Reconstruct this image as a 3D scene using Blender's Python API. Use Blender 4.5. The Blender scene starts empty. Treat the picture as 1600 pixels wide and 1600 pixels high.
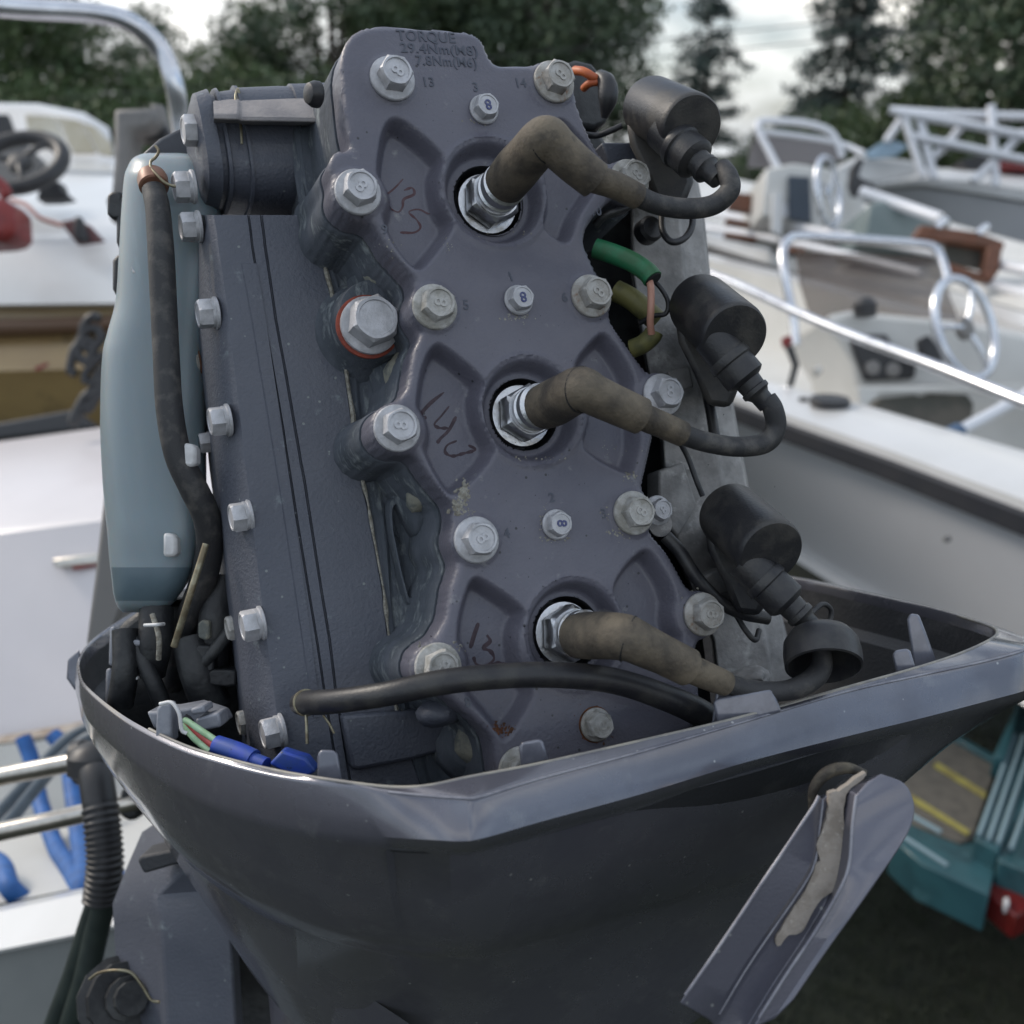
import bpy, bmesh, math, random
import numpy as np
from mathutils import Vector, Matrix, Quaternion

random.seed(7); rng = np.random.default_rng(7)
SC = bpy.context.scene
COL = SC.collection
rad = math.radians

# ------------------------------------------------------------------ camera
PITCH = rad(19.6)
CAM = Vector((0, 0, 1.6))
RT = Vector((1, 0, 0)); FW = Vector((0, math.cos(PITCH), -math.sin(PITCH))); UP = Vector((0, math.sin(PITCH), math.cos(PITCH)))
cam_d = bpy.data.cameras.new('camera'); cam = bpy.data.objects.new('camera', cam_d); COL.objects.link(cam)
cam.location = CAM; cam.rotation_euler = (math.pi/2 - PITCH, 0, 0)
cam_d.sensor_width = 36; cam_d.lens = 36; cam_d.clip_start = 0.02; cam_d.clip_end = 500
cam_d.dof.use_dof = True; cam_d.dof.focus_distance = 0.425; cam_d.dof.aperture_fstop = 9.5
SC.camera = cam

# ------------------------------------------------------------------ world, sun, exposure
SUN_EL, SUN_AZ = rad(36), rad(-62)          # azimuth measured from +Y (straight ahead) towards +X; behind the motor, upper left
world = bpy.data.worlds.new('World'); SC.world = world; world.use_nodes = True
wt = world.node_tree; wt.nodes.clear()
def wn(t, **k):
    n = wt.nodes.new(t)
    for a, b in k.items(): setattr(n, a, b)
    return n
out = wn('ShaderNodeOutputWorld'); bg = wn('ShaderNodeBackground'); sky = wn('ShaderNodeTexSky')
sky.sky_type = 'NISHITA'; sky.sun_disc = False; sky.sun_elevation = SUN_EL; sky.sun_rotation = SUN_AZ
sky.dust_density = 2.0; sky.ozone_density = 1.5
tc = wn('ShaderNodeTexCoord'); mp = wn('ShaderNodeMapping'); mp.inputs['Scale'].default_value = (1.0, 1.0, 3.2)
n1 = wn('ShaderNodeTexNoise'); n1.inputs['Scale'].default_value = 2.6; n1.inputs['Detail'].default_value = 7; n1.inputs['Roughness'].default_value = .58
rp = wn('ShaderNodeValToRGB'); rp.color_ramp.elements[0].position = .36; rp.color_ramp.elements[1].position = .60
n2 = wn('ShaderNodeTexNoise'); n2.inputs['Scale'].default_value = 1.3; n2.inputs['Detail'].default_value = 4
rp2 = wn('ShaderNodeValToRGB'); rp2.color_ramp.elements[0].position = .43; rp2.color_ramp.elements[1].position = .68
rp2.color_ramp.elements[0].color = (6.9, 8.6, 10.8, 1); rp2.color_ramp.elements[1].color = (13.2, 12.7, 11.8, 1)
mx = wn('ShaderNodeMix', data_type='RGBA')
L_ = wt.links.new
L_(tc.outputs['Generated'], mp.inputs[0]); L_(mp.outputs[0], n1.inputs['Vector']); L_(mp.outputs[0], n2.inputs['Vector'])
L_(n1.outputs['Fac'], rp.inputs[0]); L_(n2.outputs['Fac'], rp2.inputs[0])
L_(rp.outputs[0], mx.inputs['Factor']); L_(sky.outputs[0], mx.inputs['A']); L_(rp2.outputs[0], mx.inputs['B'])
L_(mx.outputs['Result'], bg.inputs['Color']); bg.inputs['Strength'].default_value = 0.095
L_(bg.outputs[0], out.inputs['Surface'])
sun_d = bpy.data.lights.new('sun', 'SUN'); sun = bpy.data.objects.new('sun', sun_d); COL.objects.link(sun)
sun_d.energy = 1.5; sun_d.angle = rad(14); sun_d.color = (1.0, .90, .78)
sdir = Vector((math.sin(SUN_AZ)*math.cos(SUN_EL), math.cos(SUN_AZ)*math.cos(SUN_EL), math.sin(SUN_EL)))
sun.rotation_euler = sdir.to_track_quat('Z', 'Y').to_euler()
SC.view_settings.view_transform = 'Standard'; SC.view_settings.look = 'None'
SC.view_settings.exposure = 0.42; SC.view_settings.gamma = 1.0; SC.view_settings.use_curve_mapping = False
SC.cycles.max_bounces = 6; SC.cycles.use_denoising = True

# ------------------------------------------------------------------ coordinates
def ray(px, py): return FW + RT*((px-800)/1600) + UP*((800-py)/1600)
def P(px, py, d): return CAM + ray(px, py)*d                       # point seen there, d metres along the view axis
def Z(px, py, z):                                                   # point seen there on the level plane z
    r = ray(px, py); return CAM + r*((z-CAM.z)/r.z)
def cam2w(x, y, z): return RT*x + UP*y - FW*z
WV = cam2w(.375, .113, .92).normalized()                            # out of the cylinder head
VV = cam2w(-.19, .98, -.043); VV = (VV - WV*VV.dot(WV)).normalized()  # along the crankshaft
UV = VV.cross(WV).normalized()
EO = P(832, 635, .42)
EM = Matrix(((UV.x, VV.x, WV.x, EO.x), (UV.y, VV.y, WV.y, EO.y), (UV.z, VV.z, WV.z, EO.z), (0, 0, 0, 1)))
EMI = EM.inverted()
def L(px, py, w=0.0):                                               # point of the motor plane W = w
    r = ray(px, py); o = EO + WV*w
    return CAM + r*((o-CAM).dot(WV)/r.dot(WV))
def LE(px, py, w=0.0):
    q = EMI @ L(px, py, w); return (q.x, q.y)
def E(u, v, w): return EM @ Vector((u, v, w))
def dep(p): return (p-CAM).dot(FW)

# ------------------------------------------------------------------ materials
MATS = {}
def mat(name, col, rough=.5, metal=0.0, col2=None, scale=60, mixlo=.45, mixhi=.6, bump=0.0, bscale=None, coat=0.0,
        col3=None, s3=25, lo3=.6, hi3=.68, trans=0.0, rough2=None, detail=6, stretch=None, spec=None, sss=0.0, emit=None, alpha=None, specks=None):
    if name in MATS: return MATS[name]
    m = bpy.data.materials.new(name); m.use_nodes = True; nt = m.node_tree
    b = nt.nodes['Principled BSDF']
    b.inputs['Base Color'].default_value = (*col, 1); b.inputs['Roughness'].default_value = rough; b.inputs['Metallic'].default_value = metal
    b.inputs['Coat Weight'].default_value = coat; b.inputs['Coat IOR'].default_value = 1.6; b.inputs['Coat Roughness'].default_value = .12
    b.inputs['Transmission Weight'].default_value = trans
    if spec is not None: b.inputs['Specular IOR Level'].default_value = spec
    if sss: b.inputs['Subsurface Weight'].default_value = sss; b.inputs['Subsurface Scale'].default_value = .01
    if alpha is not None: b.inputs['Alpha'].default_value = alpha
    N = nt.nodes.new; K = nt.links.new
    tcn = N('ShaderNodeTexCoord'); src = tcn.outputs['Object']
    if stretch:
        mpn = N('ShaderNodeMapping'); mpn.inputs['Scale'].default_value = stretch; K(src, mpn.inputs[0]); src = mpn.outputs[0]
    last = None
    def noise(s, d=detail, r=.6):
        n = N('ShaderNodeTexNoise'); n.inputs['Scale'].default_value = s; n.inputs['Detail'].default_value = d; n.inputs['Roughness'].default_value = r
        K(src, n.inputs['Vector']); return n
    def ramp(n, lo, hi):
        r = N('ShaderNodeMapRange'); r.inputs['From Min'].default_value = lo; r.inputs['From Max'].default_value = hi; r.clamp = True
        K(n.outputs['Fac'], r.inputs['Value']); return r
    if col2 is not None:
        n = noise(scale); r = ramp(n, mixlo, mixhi)
        mxn = N('ShaderNodeMix'); mxn.data_type = 'RGBA'
        mxn.inputs['A'].default_value = (*col, 1); mxn.inputs['B'].default_value = (*col2, 1)
        K(r.outputs[0], mxn.inputs['Factor']); last = mxn
        if rough2 is not None:
            rr = N('ShaderNodeMapRange'); rr.inputs['To Min'].default_value = rough; rr.inputs['To Max'].default_value = rough2
            K(r.outputs[0], rr.inputs['Value']); K(rr.outputs[0], b.inputs['Roughness'])
    if col3 is not None:
        n = noise(s3, 8, .65); r = ramp(n, lo3, hi3)
        mxn = N('ShaderNodeMix'); mxn.data_type = 'RGBA'
        if last: K(last.outputs['Result'], mxn.inputs['A'])
        else: mxn.inputs['A'].default_value = (*col, 1)
        mxn.inputs['B'].default_value = (*col3, 1); K(r.outputs[0], mxn.inputs['Factor']); last = mxn
    if specks is not None:                                          # dust specks and small chips
        vo = N('ShaderNodeTexVoronoi'); vo.inputs['Scale'].default_value = 230; vo.inputs['Randomness'].default_value = 1; K(src, vo.inputs['Vector'])
        mr = N('ShaderNodeMapRange'); mr.inputs['From Min'].default_value = .10; mr.inputs['From Max'].default_value = .16; mr.inputs['To Min'].default_value = 1; mr.inputs['To Max'].default_value = 0; mr.clamp = True
        K(vo.outputs['Distance'], mr.inputs['Value'])
        sp = N('ShaderNodeSeparateColor'); K(vo.outputs['Color'], sp.inputs[0])
        gt = N('ShaderNodeMath'); gt.operation = 'GREATER_THAN'; gt.inputs[1].default_value = .90; K(sp.outputs[0], gt.inputs[0])
        mu = N('ShaderNodeMath'); mu.operation = 'MULTIPLY'; K(gt.outputs[0], mu.inputs[0]); K(mr.outputs[0], mu.inputs[1])
        mxn = N('ShaderNodeMix'); mxn.data_type = 'RGBA'; K(last.outputs['Result'], mxn.inputs['A']); mxn.inputs['B'].default_value = (*specks, 1); K(mu.outputs[0], mxn.inputs['Factor']); last = mxn
    if last: K(last.outputs['Result'], b.inputs['Base Color'])
    if bump:
        n = noise(bscale or scale*3, 5)
        bp = N('ShaderNodeBump'); bp.inputs['Strength'].default_value = min(1, bump); bp.inputs['Distance'].default_value = .0006 if (bscale or scale) > 40 else .01
        K(n.outputs['Fac'], bp.inputs['Height']); K(bp.outputs[0], b.inputs['Normal'])
    MATS[name] = m; return m

PAINT = mat('motor_grey_paint', (.120, .118, .146), .46, .0, col2=(.092, .090, .117), scale=22, mixlo=.35, mixhi=.7, bump=.6, bscale=620,
            col3=(.23, .23, .235), s3=95, lo3=.63, hi3=.76, coat=.12, specks=(.03, .03, .035))
PAINTB = mat('motor_blue_grey_paint', (.088, .095, .119), .5, col2=(.064, .071, .093), scale=18, mixlo=.35, mixhi=.7, bump=.8, bscale=600,
             col3=(.20, .235, .25), s3=75, lo3=.61, hi3=.76, coat=.1, specks=(.2, .22, .22))
CORR = mat('corroded_casting', (.085, .096, .116), .85, col2=(.055, .066, .080), scale=60, mixlo=.4, mixhi=.6, bump=1.0, bscale=420,
           col3=(.25, .275, .28), s3=120, lo3=.55, hi3=.74, stretch=(1.3, .5, 1.3))
COWL = mat('metallic_cowl_paint', (.118, .118, .142), .25, .45, col2=(.095, .095, .118), scale=26, bump=.18, bscale=1600, coat=1.0, rough2=.42,
           col3=(.2, .2, .21), s3=60, lo3=.60, hi3=.85, specks=(.35, .35, .35))
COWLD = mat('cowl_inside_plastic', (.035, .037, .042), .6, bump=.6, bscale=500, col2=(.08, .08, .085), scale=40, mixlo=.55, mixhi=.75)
ALU = mat('weathered_aluminium', (.33, .32, .31), .65, .1, col2=(.16, .155, .15), scale=45, mixlo=.4, mixhi=.65, bump=1.0, bscale=330,
          col3=(.50, .49, .47), s3=70, lo3=.58, hi3=.7)
BOLTM = mat('dull_zinc', (.50, .50, .52), .5, .35, col2=(.36, .36, .37), scale=150, mixlo=.4, mixhi=.65, bump=.4, bscale=1200, rough2=.6)
BOLTW = mat('oxidised_zinc', (.46, .45, .43), .7, .2, col2=(.30, .29, .26), scale=190, mixlo=.4, mixhi=.6, bump=.8, bscale=800)
BOLTR = mat('rust_stained_zinc', (.45, .44, .42), .6, .25, col2=(.30, .28, .25), scale=120, mixlo=.4, mixhi=.6, bump=.7, bscale=800, col3=(.20, .09, .04), s3=110, lo3=.60, hi3=.68)
CHROME = mat('bright_plated_steel', (.60, .61, .63), .30, .9, col2=(.30, .28, .25), scale=160, mixlo=.5, mixhi=.75, bump=.3, bscale=900)
BLACK = mat('black_rubber', (.018, .018, .021), .42, col2=(.035, .034, .033), scale=90, bump=.25, bscale=900)
COILM = mat('black_coil_resin', (.018, .018, .020), .42, col2=(.052, .048, .043), scale=42, bump=.3, bscale=900, rough2=.55,
            col3=(.1, .09, .075), s3=160, lo3=.68, hi3=.76)
BOOT = mat('dusty_brown_rubber', (.046, .038, .030), .72, col2=(.15, .122, .086), scale=48, mixlo=.4, mixhi=.62, bump=.7, bscale=600,
           col3=(.02, .02, .02), s3=50, lo3=.6, hi3=.72)
CABLE = mat('dusty_black_cable', (.03, .03, .032), .6, col2=(.085, .08, .074), scale=120, mixlo=.48, mixhi=.68, bump=.35, bscale=1300)
DARK = mat('greasy_black_metal', (.012, .013, .015), .5, col2=(.03, .032, .033), scale=60, bump=.8, bscale=250)
GASK = mat('gasket_black', (.01, .01, .011), .8, col2=(.02, .02, .02), scale=60)
RUSTW = mat('red_washer', (.28, .055, .03), .75, col2=(.2, .04, .025), scale=200, bump=.4)
RUST = mat('brown_rust', (.13, .045, .015), .85, col2=(.06, .03, .015), scale=150, bump=.8, bscale=500)
SAND = mat('bare_corroded_alloy', (.22, .215, .175), .85, col2=(.12, .13, .12), scale=160, bump=1.0, bscale=500)
CRUST = mat('pale_salt_crust', (.31, .30, .26), .9, col2=(.17, .155, .125), scale=400, mixlo=.4, mixhi=.6, bump=1.0, bscale=900)
INK = mat('purple_marker_ink', (.028, .014, .022), .6, col2=(.05, .03, .04), scale=300)
INKR = mat('red_marker_ink', (.07, .028, .034), .6, col2=(.09, .05, .06), scale=300)
BLUEINK = mat('blue_paint_mark', (.035, .045, .15), .6, col2=(.10, .11, .2), scale=900)
TANK = mat('translucent_blue_plastic', (.235, .285, .305), .42, col2=(.155, .205, .235), scale=9, mixlo=.3, mixhi=.7, bump=.15, bscale=300, sss=.35, coat=.1,
           col3=(.34, .42, .44), s3=12, lo3=.6, hi3=.8, stretch=(1.6, .3, 1))
TANKD = mat('oil_behind_plastic', (.085, .125, .15), .42, col2=(.10, .145, .17), scale=25, coat=.1)
GREEN = mat('green_sleeve', (.02, .16, .07), .5, col2=(.03, .12, .05), scale=90, col3=(.12, .2, .12), s3=200, lo3=.6, hi3=.75)
YEL = mat('dirty_yellow_sleeve', (.16, .15, .05), .55, col2=(.09, .09, .035), scale=80)
PINK = mat('pink_wire', (.42, .22, .16), .5, col2=(.35, .17, .12), scale=90)
ORANGE = mat('orange_wire', (.5, .12, .03), .5, col2=(.4, .09, .03), scale=90)
BLUEC = mat('blue_connector', (.022, .06, .38), .45, col2=(.03, .07, .28), scale=120, col3=(.01, .015, .03), s3=330, lo3=.64, hi3=.68)
LGREEN = mat('pale_green_wire', (.30, .46, .30), .5, col2=(.22, .36, .2), scale=200)
REDW = mat('red_wire', (.30, .03, .03), .5, col2=(.2, .03, .02), scale=90)
CLIPG = mat('grey_plastic_clip', (.24, .25, .28), .5, col2=(.16, .17, .2), scale=90)
WTAB = mat('white_plastic_tab', (.62, .62, .62), .45, col2=(.5, .5, .5), scale=90)
COPPER = mat('copper_brown_ring', (.26, .13, .085), .45, .2, col2=(.2, .1, .06), scale=120)
BRASS = mat('tarnished_spring_wire', (.17, .14, .09), .45, .7, col2=(.3, .28, .2), scale=120)

# ------------------------------------------------------------------ object helpers
MW = {}                                                             # world matrix (inverse) of things
def inv(parent):
    return MW.get(parent.name, Matrix.Identity(4)) if parent else Matrix.Identity(4)
def reg(o, parent=None, m=None):
    COL.objects.link(o)
    if parent: o.parent = parent
    if m is not None: MW[o.name] = m
def tag(o, label=None, cat=None, group=None, kind=None):
    if label: o['label'] = label
    if cat: o['category'] = cat
    if group: o['group'] = group
    if kind: o['kind'] = kind
    return o
def thing(name, label, cat, loc, group=None):
    o = bpy.data.objects.new(name, None); o.location = loc; o.empty_display_size = .1
    reg(o, None, Matrix.Translation(loc).inverted()); return tag(o, label, cat, group)
def mk(name, verts, faces, m, parent=None, smooth=35, bevel=0, seg=2, label=None, solid=0, subsurf=0, mats=None, fm=None, displace=None):
    me = bpy.data.meshes.new(name); I = inv(parent)
    if isinstance(verts, np.ndarray): verts = [tuple(x) for x in verts]
    if parent: vs = [I @ Vector(v) for v in verts]
    else: vs = [Vector(v) for v in verts]
    me.from_pydata([tuple(v) for v in vs], [], [tuple(int(i) for i in f) for f in faces])
    me.materials.append(m)
    for x in (mats or []): me.materials.append(x)
    if fm is not None: me.polygons.foreach_set('material_index', fm)
    me.update()
    bm = bmesh.new(); bm.from_mesh(me); bmesh.ops.recalc_face_normals(bm, faces=bm.faces)
    if bevel == 0 and smooth: pass
    bm.to_mesh(me); bm.free()
    if smooth: me.shade_smooth(); me.set_sharp_from_angle(angle=rad(smooth))
    o = bpy.data.objects.new(name, me); reg(o, parent)
    if parent: MW[o.name] = I
    if solid:
        s = o.modifiers.new('solid', 'SOLIDIFY'); s.thickness = solid; s.offset = 0
    if bevel:
        b = o.modifiers.new('bevel', 'BEVEL'); b.width = bevel; b.segments = seg; b.limit_method = 'ANGLE'; b.angle_limit = rad(40); b.harden_normals = False
    if subsurf:
        s = o.modifiers.new('sub', 'SUBSURF'); s.levels = s.render_levels = subsurf
    if label: o['label'] = label
    return o
def cr(pts, n, closed=False):                                       # Catmull-Rom through equal-length tuples
    A = np.array([tuple(p) for p in pts], float); m = len(A); o = []
    rngk = m if closed else m-1
    for i in range(rngk):
        p1 = A[i]; p2 = A[(i+1) % m]
        p0 = A[(i-1) % m] if (closed or i > 0) else 2*p1-p2
        p3 = A[(i+2) % m] if (closed or i+2 < m) else 2*p2-p1
        for k in range(n):
            t = k/n
            o.append(.5*((2*p1) + (-p0+p2)*t + (2*p0-5*p1+4*p2-p3)*t*t + (-p0+3*p1-3*p2+p3)*t**3))
    if not closed: o.append(A[-1])
    return np.array(o)
def grid_faces(nr, nc, closed_c=False, off=0):
    f = []
    for i in range(nr-1):
        for j in range(nc if closed_c else nc-1):
            a = off+i*nc+j; b = off+i*nc+(j+1) % nc
            f.append((a, b, b+nc, a+nc))
    return f
def tube_geo(pts, radii, seg=14, sub=6, cap=True, off=0):
    """pts world vectors, radii metres -> (verts, faces)"""
    if not hasattr(radii, '__len__'): radii = [radii]*len(pts)
    D = cr([tuple(p)+(r,) for p, r in zip(pts, radii)], sub) if sub > 1 else np.array([tuple(p)+(r,) for p, r in zip(pts, radii)])
    C = [Vector(d[:3]) for d in D]; R = D[:, 3]; n = len(C)
    T = [(C[min(i+1, n-1)]-C[max(i-1, 0)]) for i in range(n)]
    for i in range(n): T[i] = T[i].normalized() if T[i].length > 1e-9 else T[i-1]
    a = Vector((0, 0, 1)) if abs(T[0].z) < .9 else Vector((1, 0, 0))
    N = (a - T[0]*a.dot(T[0])).normalized(); V = []
    for i in range(n):
        if i: N = (N - T[i]*N.dot(T[i])).normalized()
        B = T[i].cross(N)
        for k in range(seg):
            t = 2*math.pi*k/seg; V.append(C[i] + (N*math.cos(t)+B*math.sin(t))*max(R[i], 1e-5))
    F = grid_faces(n, seg, True, off)
    if cap: F.append(tuple(off+k for k in range(seg))[::-1]); F.append(tuple(off+(n-1)*seg+k for k in range(seg)))
    return V, F
def tube(name, pts, radii, m, parent=None, seg=14, sub=6, label=None, **k):
    V, F = tube_geo(pts, radii, seg, sub); return mk(name, V, F, m, parent, label=label, smooth=50, **k)
def join_geo(parts):
    V, F = [], []
    for v, f in parts:
        o = len(V); V += list(v); F += [tuple(i+o for i in x) for x in f]
    return V, F
def lathe_geo(A, axis, prof, seg=32, caps=True):
    axis = Vector(axis).normalized(); a = Vector((0, 0, 1)) if abs(axis.z) < .9 else Vector((1, 0, 0))
    N = (a-axis*a.dot(axis)).normalized(); B = axis.cross(N); V = []
    for t, r in prof:
        for k in range(seg):
            q = 2*math.pi*k/seg; V.append(Vector(A)+axis*t+(N*math.cos(q)+B*math.sin(q))*max(r, 1e-5))
    F = grid_faces(len(prof), seg, True)
    if caps: F.append(tuple(range(seg))[::-1]); F.append(tuple((len(prof)-1)*seg+k for k in range(seg)))
    return V, F
def lathe(name, A, axis, prof, m, parent=None, seg=32, smooth=30, caps=True, **k):
    V, F = lathe_geo(A, axis, prof, seg, caps); return mk(name, V, F, m, parent, smooth=smooth, **k)
def box_geo(c, ax, ay, az):
    c = Vector(c); V = [c+ax*x+ay*y+az*z for z in (-1, 1) for y in (-1, 1) for x in (-1, 1)]
    return V, [(0, 2, 3, 1), (4, 5, 7, 6), (0, 1, 5, 4), (2, 6, 7, 3), (0, 4, 6, 2), (1, 3, 7, 5)]
def prism_geo(front, back):
    n = len(front); V = list(front)+list(back)
    F = [tuple(range(n)), tuple(range(n, 2*n))[::-1]]+[(i, i+n, (i+1) % n+n, (i+1) % n) for i in range(n)]
    return V, F
def prism(name, front, push, m, parent=None, bevel=0, **k):         # front: world points; push: vector or list
    back = [p+push for p in front] if isinstance(push, Vector) else push
    V, F = prism_geo(front, back); return mk(name, V, F, m, parent, bevel=bevel, **k)
def loft(name, rows, m, parent=None, closed=False, sub=0, smooth=35, cap=False, **k):
    nc = len(rows[0]); V = [p for r in rows for p in r]; F = grid_faces(len(rows), nc, closed)
    if cap: F.append(tuple(range(nc))[::-1]); F.append(tuple((len(rows)-1)*nc+j for j in range(nc)))
    return mk(name, V, F, m, parent, smooth=smooth, **k)
TXT = {}
def text_mesh(s):
    if s in TXT: return TXT[s]
    c = bpy.data.curves.new('t', 'FONT'); c.body = s; c.size = 1; c.extrude = .045; c.bevel_depth = .012; c.offset = .007; c.resolution_u = 3
    c.align_x = 'CENTER'; c.align_y = 'CENTER'; c.space_character = 1.08
    o = bpy.data.objects.new('t', c); COL.objects.link(o)
    dg = bpy.context.evaluated_depsgraph_get(); dg.update()
    me = o.evaluated_get(dg).to_mesh()
    V = [v.co.copy() for v in me.vertices]; F = [tuple(p.vertices) for p in me.polygons]
    bpy.data.objects.remove(o); bpy.data.curves.remove(c)
    TXT[s] = (V, F); return TXT[s]
def text_geo(s, org, ax, ay, az, size, sx=1.0):
    V, F = text_mesh(s)
    return [org+ax*(v.x*size*sx)+ay*(v.y*size)+az*(v.z*size) for v in V], F
# ================================================================== THE OUTBOARD MOTOR
motor = bpy.data.objects.new('outboard_motor', None); motor.matrix_world = EM; motor.empty_display_size = .05
reg(motor, None, EMI)
tag(motor, 'grey three cylinder outboard motor with its top cowling off, wired coils and plugs showing', 'outboard motor')

# ---------------------------------------------------------------- cylinder head cover: height field over (u, v)
OUT = [(542,62),(558,47),(580,40),(605,39),(668,43),(730,48),(749,56),(758,67),(763,83),(771,97),(782,101),(846,102),(885,118),(899,150),(917,200),
 (942,247),(956,262),(960,300),(945,322),(925,343),(915,362),(915,382),(922,400),(935,430),(948,462),(952,494),(971,525),(993,556),(1010,580),
 (1025,605),(1026,650),(1020,690),(1011,731),(1004,762),(1005,800),(1015,831),(1042,861),(1067,905),(1082,930),(1098,960),(1093,996),(1086,1030),(1095,1080),
 (1090,1130),(1040,1180),(1000,1230),(960,1290),(800,1300),(785,1240),(777,1190),(771,1158),(752,1133),(727,1112),(705,1095),(688,1078),
 (676,1045),(676,1010),(698,965),(705,920),(717,885),(722,855),(711,828),(709,793),(690,768),(665,737),(650,712),(633,700),(615,685),(606,655),
 (622,625),(636,610),(642,580),(648,545),(661,520),(660,495),(656,462),(646,431),(605,387),(586,353),(565,335),(545,310),(545,285),(555,262),
 (552,235),(541,187),(535,131),(532,94)]
BIG = [(612,125,'13'),(864,130,'14'),(558,302,'9'),(982,283,'10'),(678,481,'5'),(922,464,'6'),(619,670,''),(1033,618,''),(743,844,'4'),(988,802,'3'),(683,1042,'8'),(1096,960,'7')]
SMALL = [(755,173),(809,470),(868,820),(930,1132)]
BORE = [(774,300,76),(831,641,75),(900,989,74)]
PK = [[(616,183),(640,192),(694,242),(688,275),(694,318),(711,352),(672,408),(657,420),(640,410),(614,375),(597,330),(590,270),(594,225),(602,195)],
 [(877,183),(905,207),(930,240),(940,268),(930,300),(908,335),(896,368),(882,378),(850,350),(856,310),(852,275),(843,240),(860,205)],
 [(680,538),(697,540),(757,592),(752,622),(757,655),(775,705),(735,755),(711,773),(690,755),(662,700),(652,650),(656,594),(667,555)],
 [(938,521),(960,533),(985,570),(996,600),(1000,640),(1003,690),(996,722),(983,740),(915,700),(922,650),(917,605),(899,570)],
 [(739,904),(757,905),(822,953),(813,985),(815,1025),(828,1060),(836,1088),(797,1150),(783,1150),(757,1117),(732,1086),(718,1030),(717,974),(728,927)],
 [(1003,860),(1022,864),(1052,912),(1062,960),(1068,1010),(1050,1045),(1000,1015),(975,960),(960,922),(975,888)]]
def smin(a, b, k):
    h = np.clip(.5+.5*(b-a)/k, 0, 1); return b*(1-h)+a*h-k*h*(1-h)
def sdpoly(X, Y, poly):
    p = np.array(poly); n = len(p); d = np.full(X.shape, 1e9); ins = np.zeros(X.shape, bool)
    for i in range(n):
        a = p[i]; b = p[(i+1) % n]; e = b-a; wx = X-a[0]; wy = Y-a[1]
        t = np.clip((wx*e[0]+wy*e[1])/max(e@e, 1e-12), 0, 1); d = np.minimum(d, (wx-e[0]*t)**2+(wy-e[1]*t)**2)
        c = ((a[1] <= Y) & (b[1] > Y)) | ((b[1] <= Y) & (a[1] > Y))
        with np.errstate(divide='ignore', invalid='ignore'): xi = a[0]+(Y-a[1])/(b[1]-a[1])*(b[0]-a[0])
        ins ^= c & (X < xi)
    return np.where(ins, -np.sqrt(d), np.sqrt(d))
MM = 1000.0
def uvmm(px, py, w=0.0):
    a = LE(px, py, w); return np.array([a[0]*MM, a[1]*MM])
def blur(A, s):
    k = np.exp(-np.arange(-3*s, 3*s+1)**2/(2*s*s)); k /= k.sum()
    r = len(k)//2
    A = np.apply_along_axis(lambda x: np.convolve(np.pad(x, r, mode='edge'), k, 'valid'), 0, A)
    return np.apply_along_axis(lambda x: np.convolve(np.pad(x, r, mode='edge'), k, 'valid'), 1, A)
OUTP = cr([uvmm(*p) for p in OUT], 2, True)
H = .75
us = np.arange(OUTP[:, 0].min()-14, OUTP[:, 0].max()+14, H); vs_ = np.arange(max(OUTP[:, 1].min()-6, -185), OUTP[:, 1].max()+8, H)
GX, GY = np.meshgrid(us, vs_)
sd = sdpoly(GX, GY, OUTP)
for b in BIG:
    c = uvmm(b[0], b[1]); sd = smin(sd, np.hypot(GX-c[0], GY-c[1])-10.2, 3.0)
c = uvmm(540, 258); sd = smin(sd, np.hypot(GX-c[0], GY-c[1])-6.5, 3)
sd = blur(sd, 2)
hh = np.zeros_like(sd)
for b in BIG:
    c = uvmm(b[0], b[1]); r = np.hypot(GX-c[0], GY-c[1]); hh += .9*np.clip((11.2-r)/1.6, 0, 1)
pk = np.full(sd.shape, 1e9)
for q in PK: pk = np.minimum(pk, sdpoly(GX, GY, cr([uvmm(*a) for a in q], 3, True)))
for b in BIG:                                                       # pockets stay clear of the bolt bosses
    c = uvmm(b[0], b[1]); pk = np.maximum(pk, 12.6-np.hypot(GX-c[0], GY-c[1]))
pk = blur(pk, 1.2)
t = np.clip((.9-pk)/5.2, 0, 1); hh -= 9.5*t*t*(3-2*t)
BOREC = []
rb = np.full(sd.shape, 1e9)
for (x, y, r) in BORE:
    c = uvmm(x, y); r1 = np.linalg.norm(uvmm(x+r, y)-c); BOREC.append((c, r1)); q = np.hypot(GX-c[0], GY-c[1])
    hh += .8*np.exp(-((q-r1-.8)/1.6)**2)
    tt = np.clip((r1-q)/4.5, 0, 1); hh = np.where(q < r1+1, np.minimum(hh, -9*tt*tt*(3-2*tt)), hh)
    rb = np.minimum(rb, q-15.2)
R0 = 3.0
din = np.clip(-sd, 0, R0); hh -= R0-np.sqrt(np.maximum(R0*R0-(R0-din)**2, 0))
hh += .12*blur(rng.normal(size=hh.shape), 3)*3                       # cast unevenness
keep = (sd < .35*H) & (rb > -.35*H)
gy, gx = np.gradient(sd, H); gn = np.hypot(gx, gy)+1e-9; NXs, NYs = gx/gn, gy/gn
X2, Y2 = GX.copy(), GY.copy()
m_ = np.abs(sd) < .75*H; X2[m_] -= (sd*NXs)[m_]; Y2[m_] -= (sd*NYs)[m_]
for c, r1 in BOREC:
    q = np.hypot(GX-c[0], GY-c[1]); m2 = np.abs(q-15.2) < .75*H
    X2[m2] = c[0]+(GX-c[0])[m2]/q[m2]*15.2; Y2[m2] = c[1]+(GY-c[1])[m2]/q[m2]*15.2
cellk = keep[:-1, :-1] & keep[1:, :-1] & keep[:-1, 1:] & keep[1:, 1:]
idx = -np.ones(keep.shape, int); used = np.zeros(keep.shape, bool)
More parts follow.
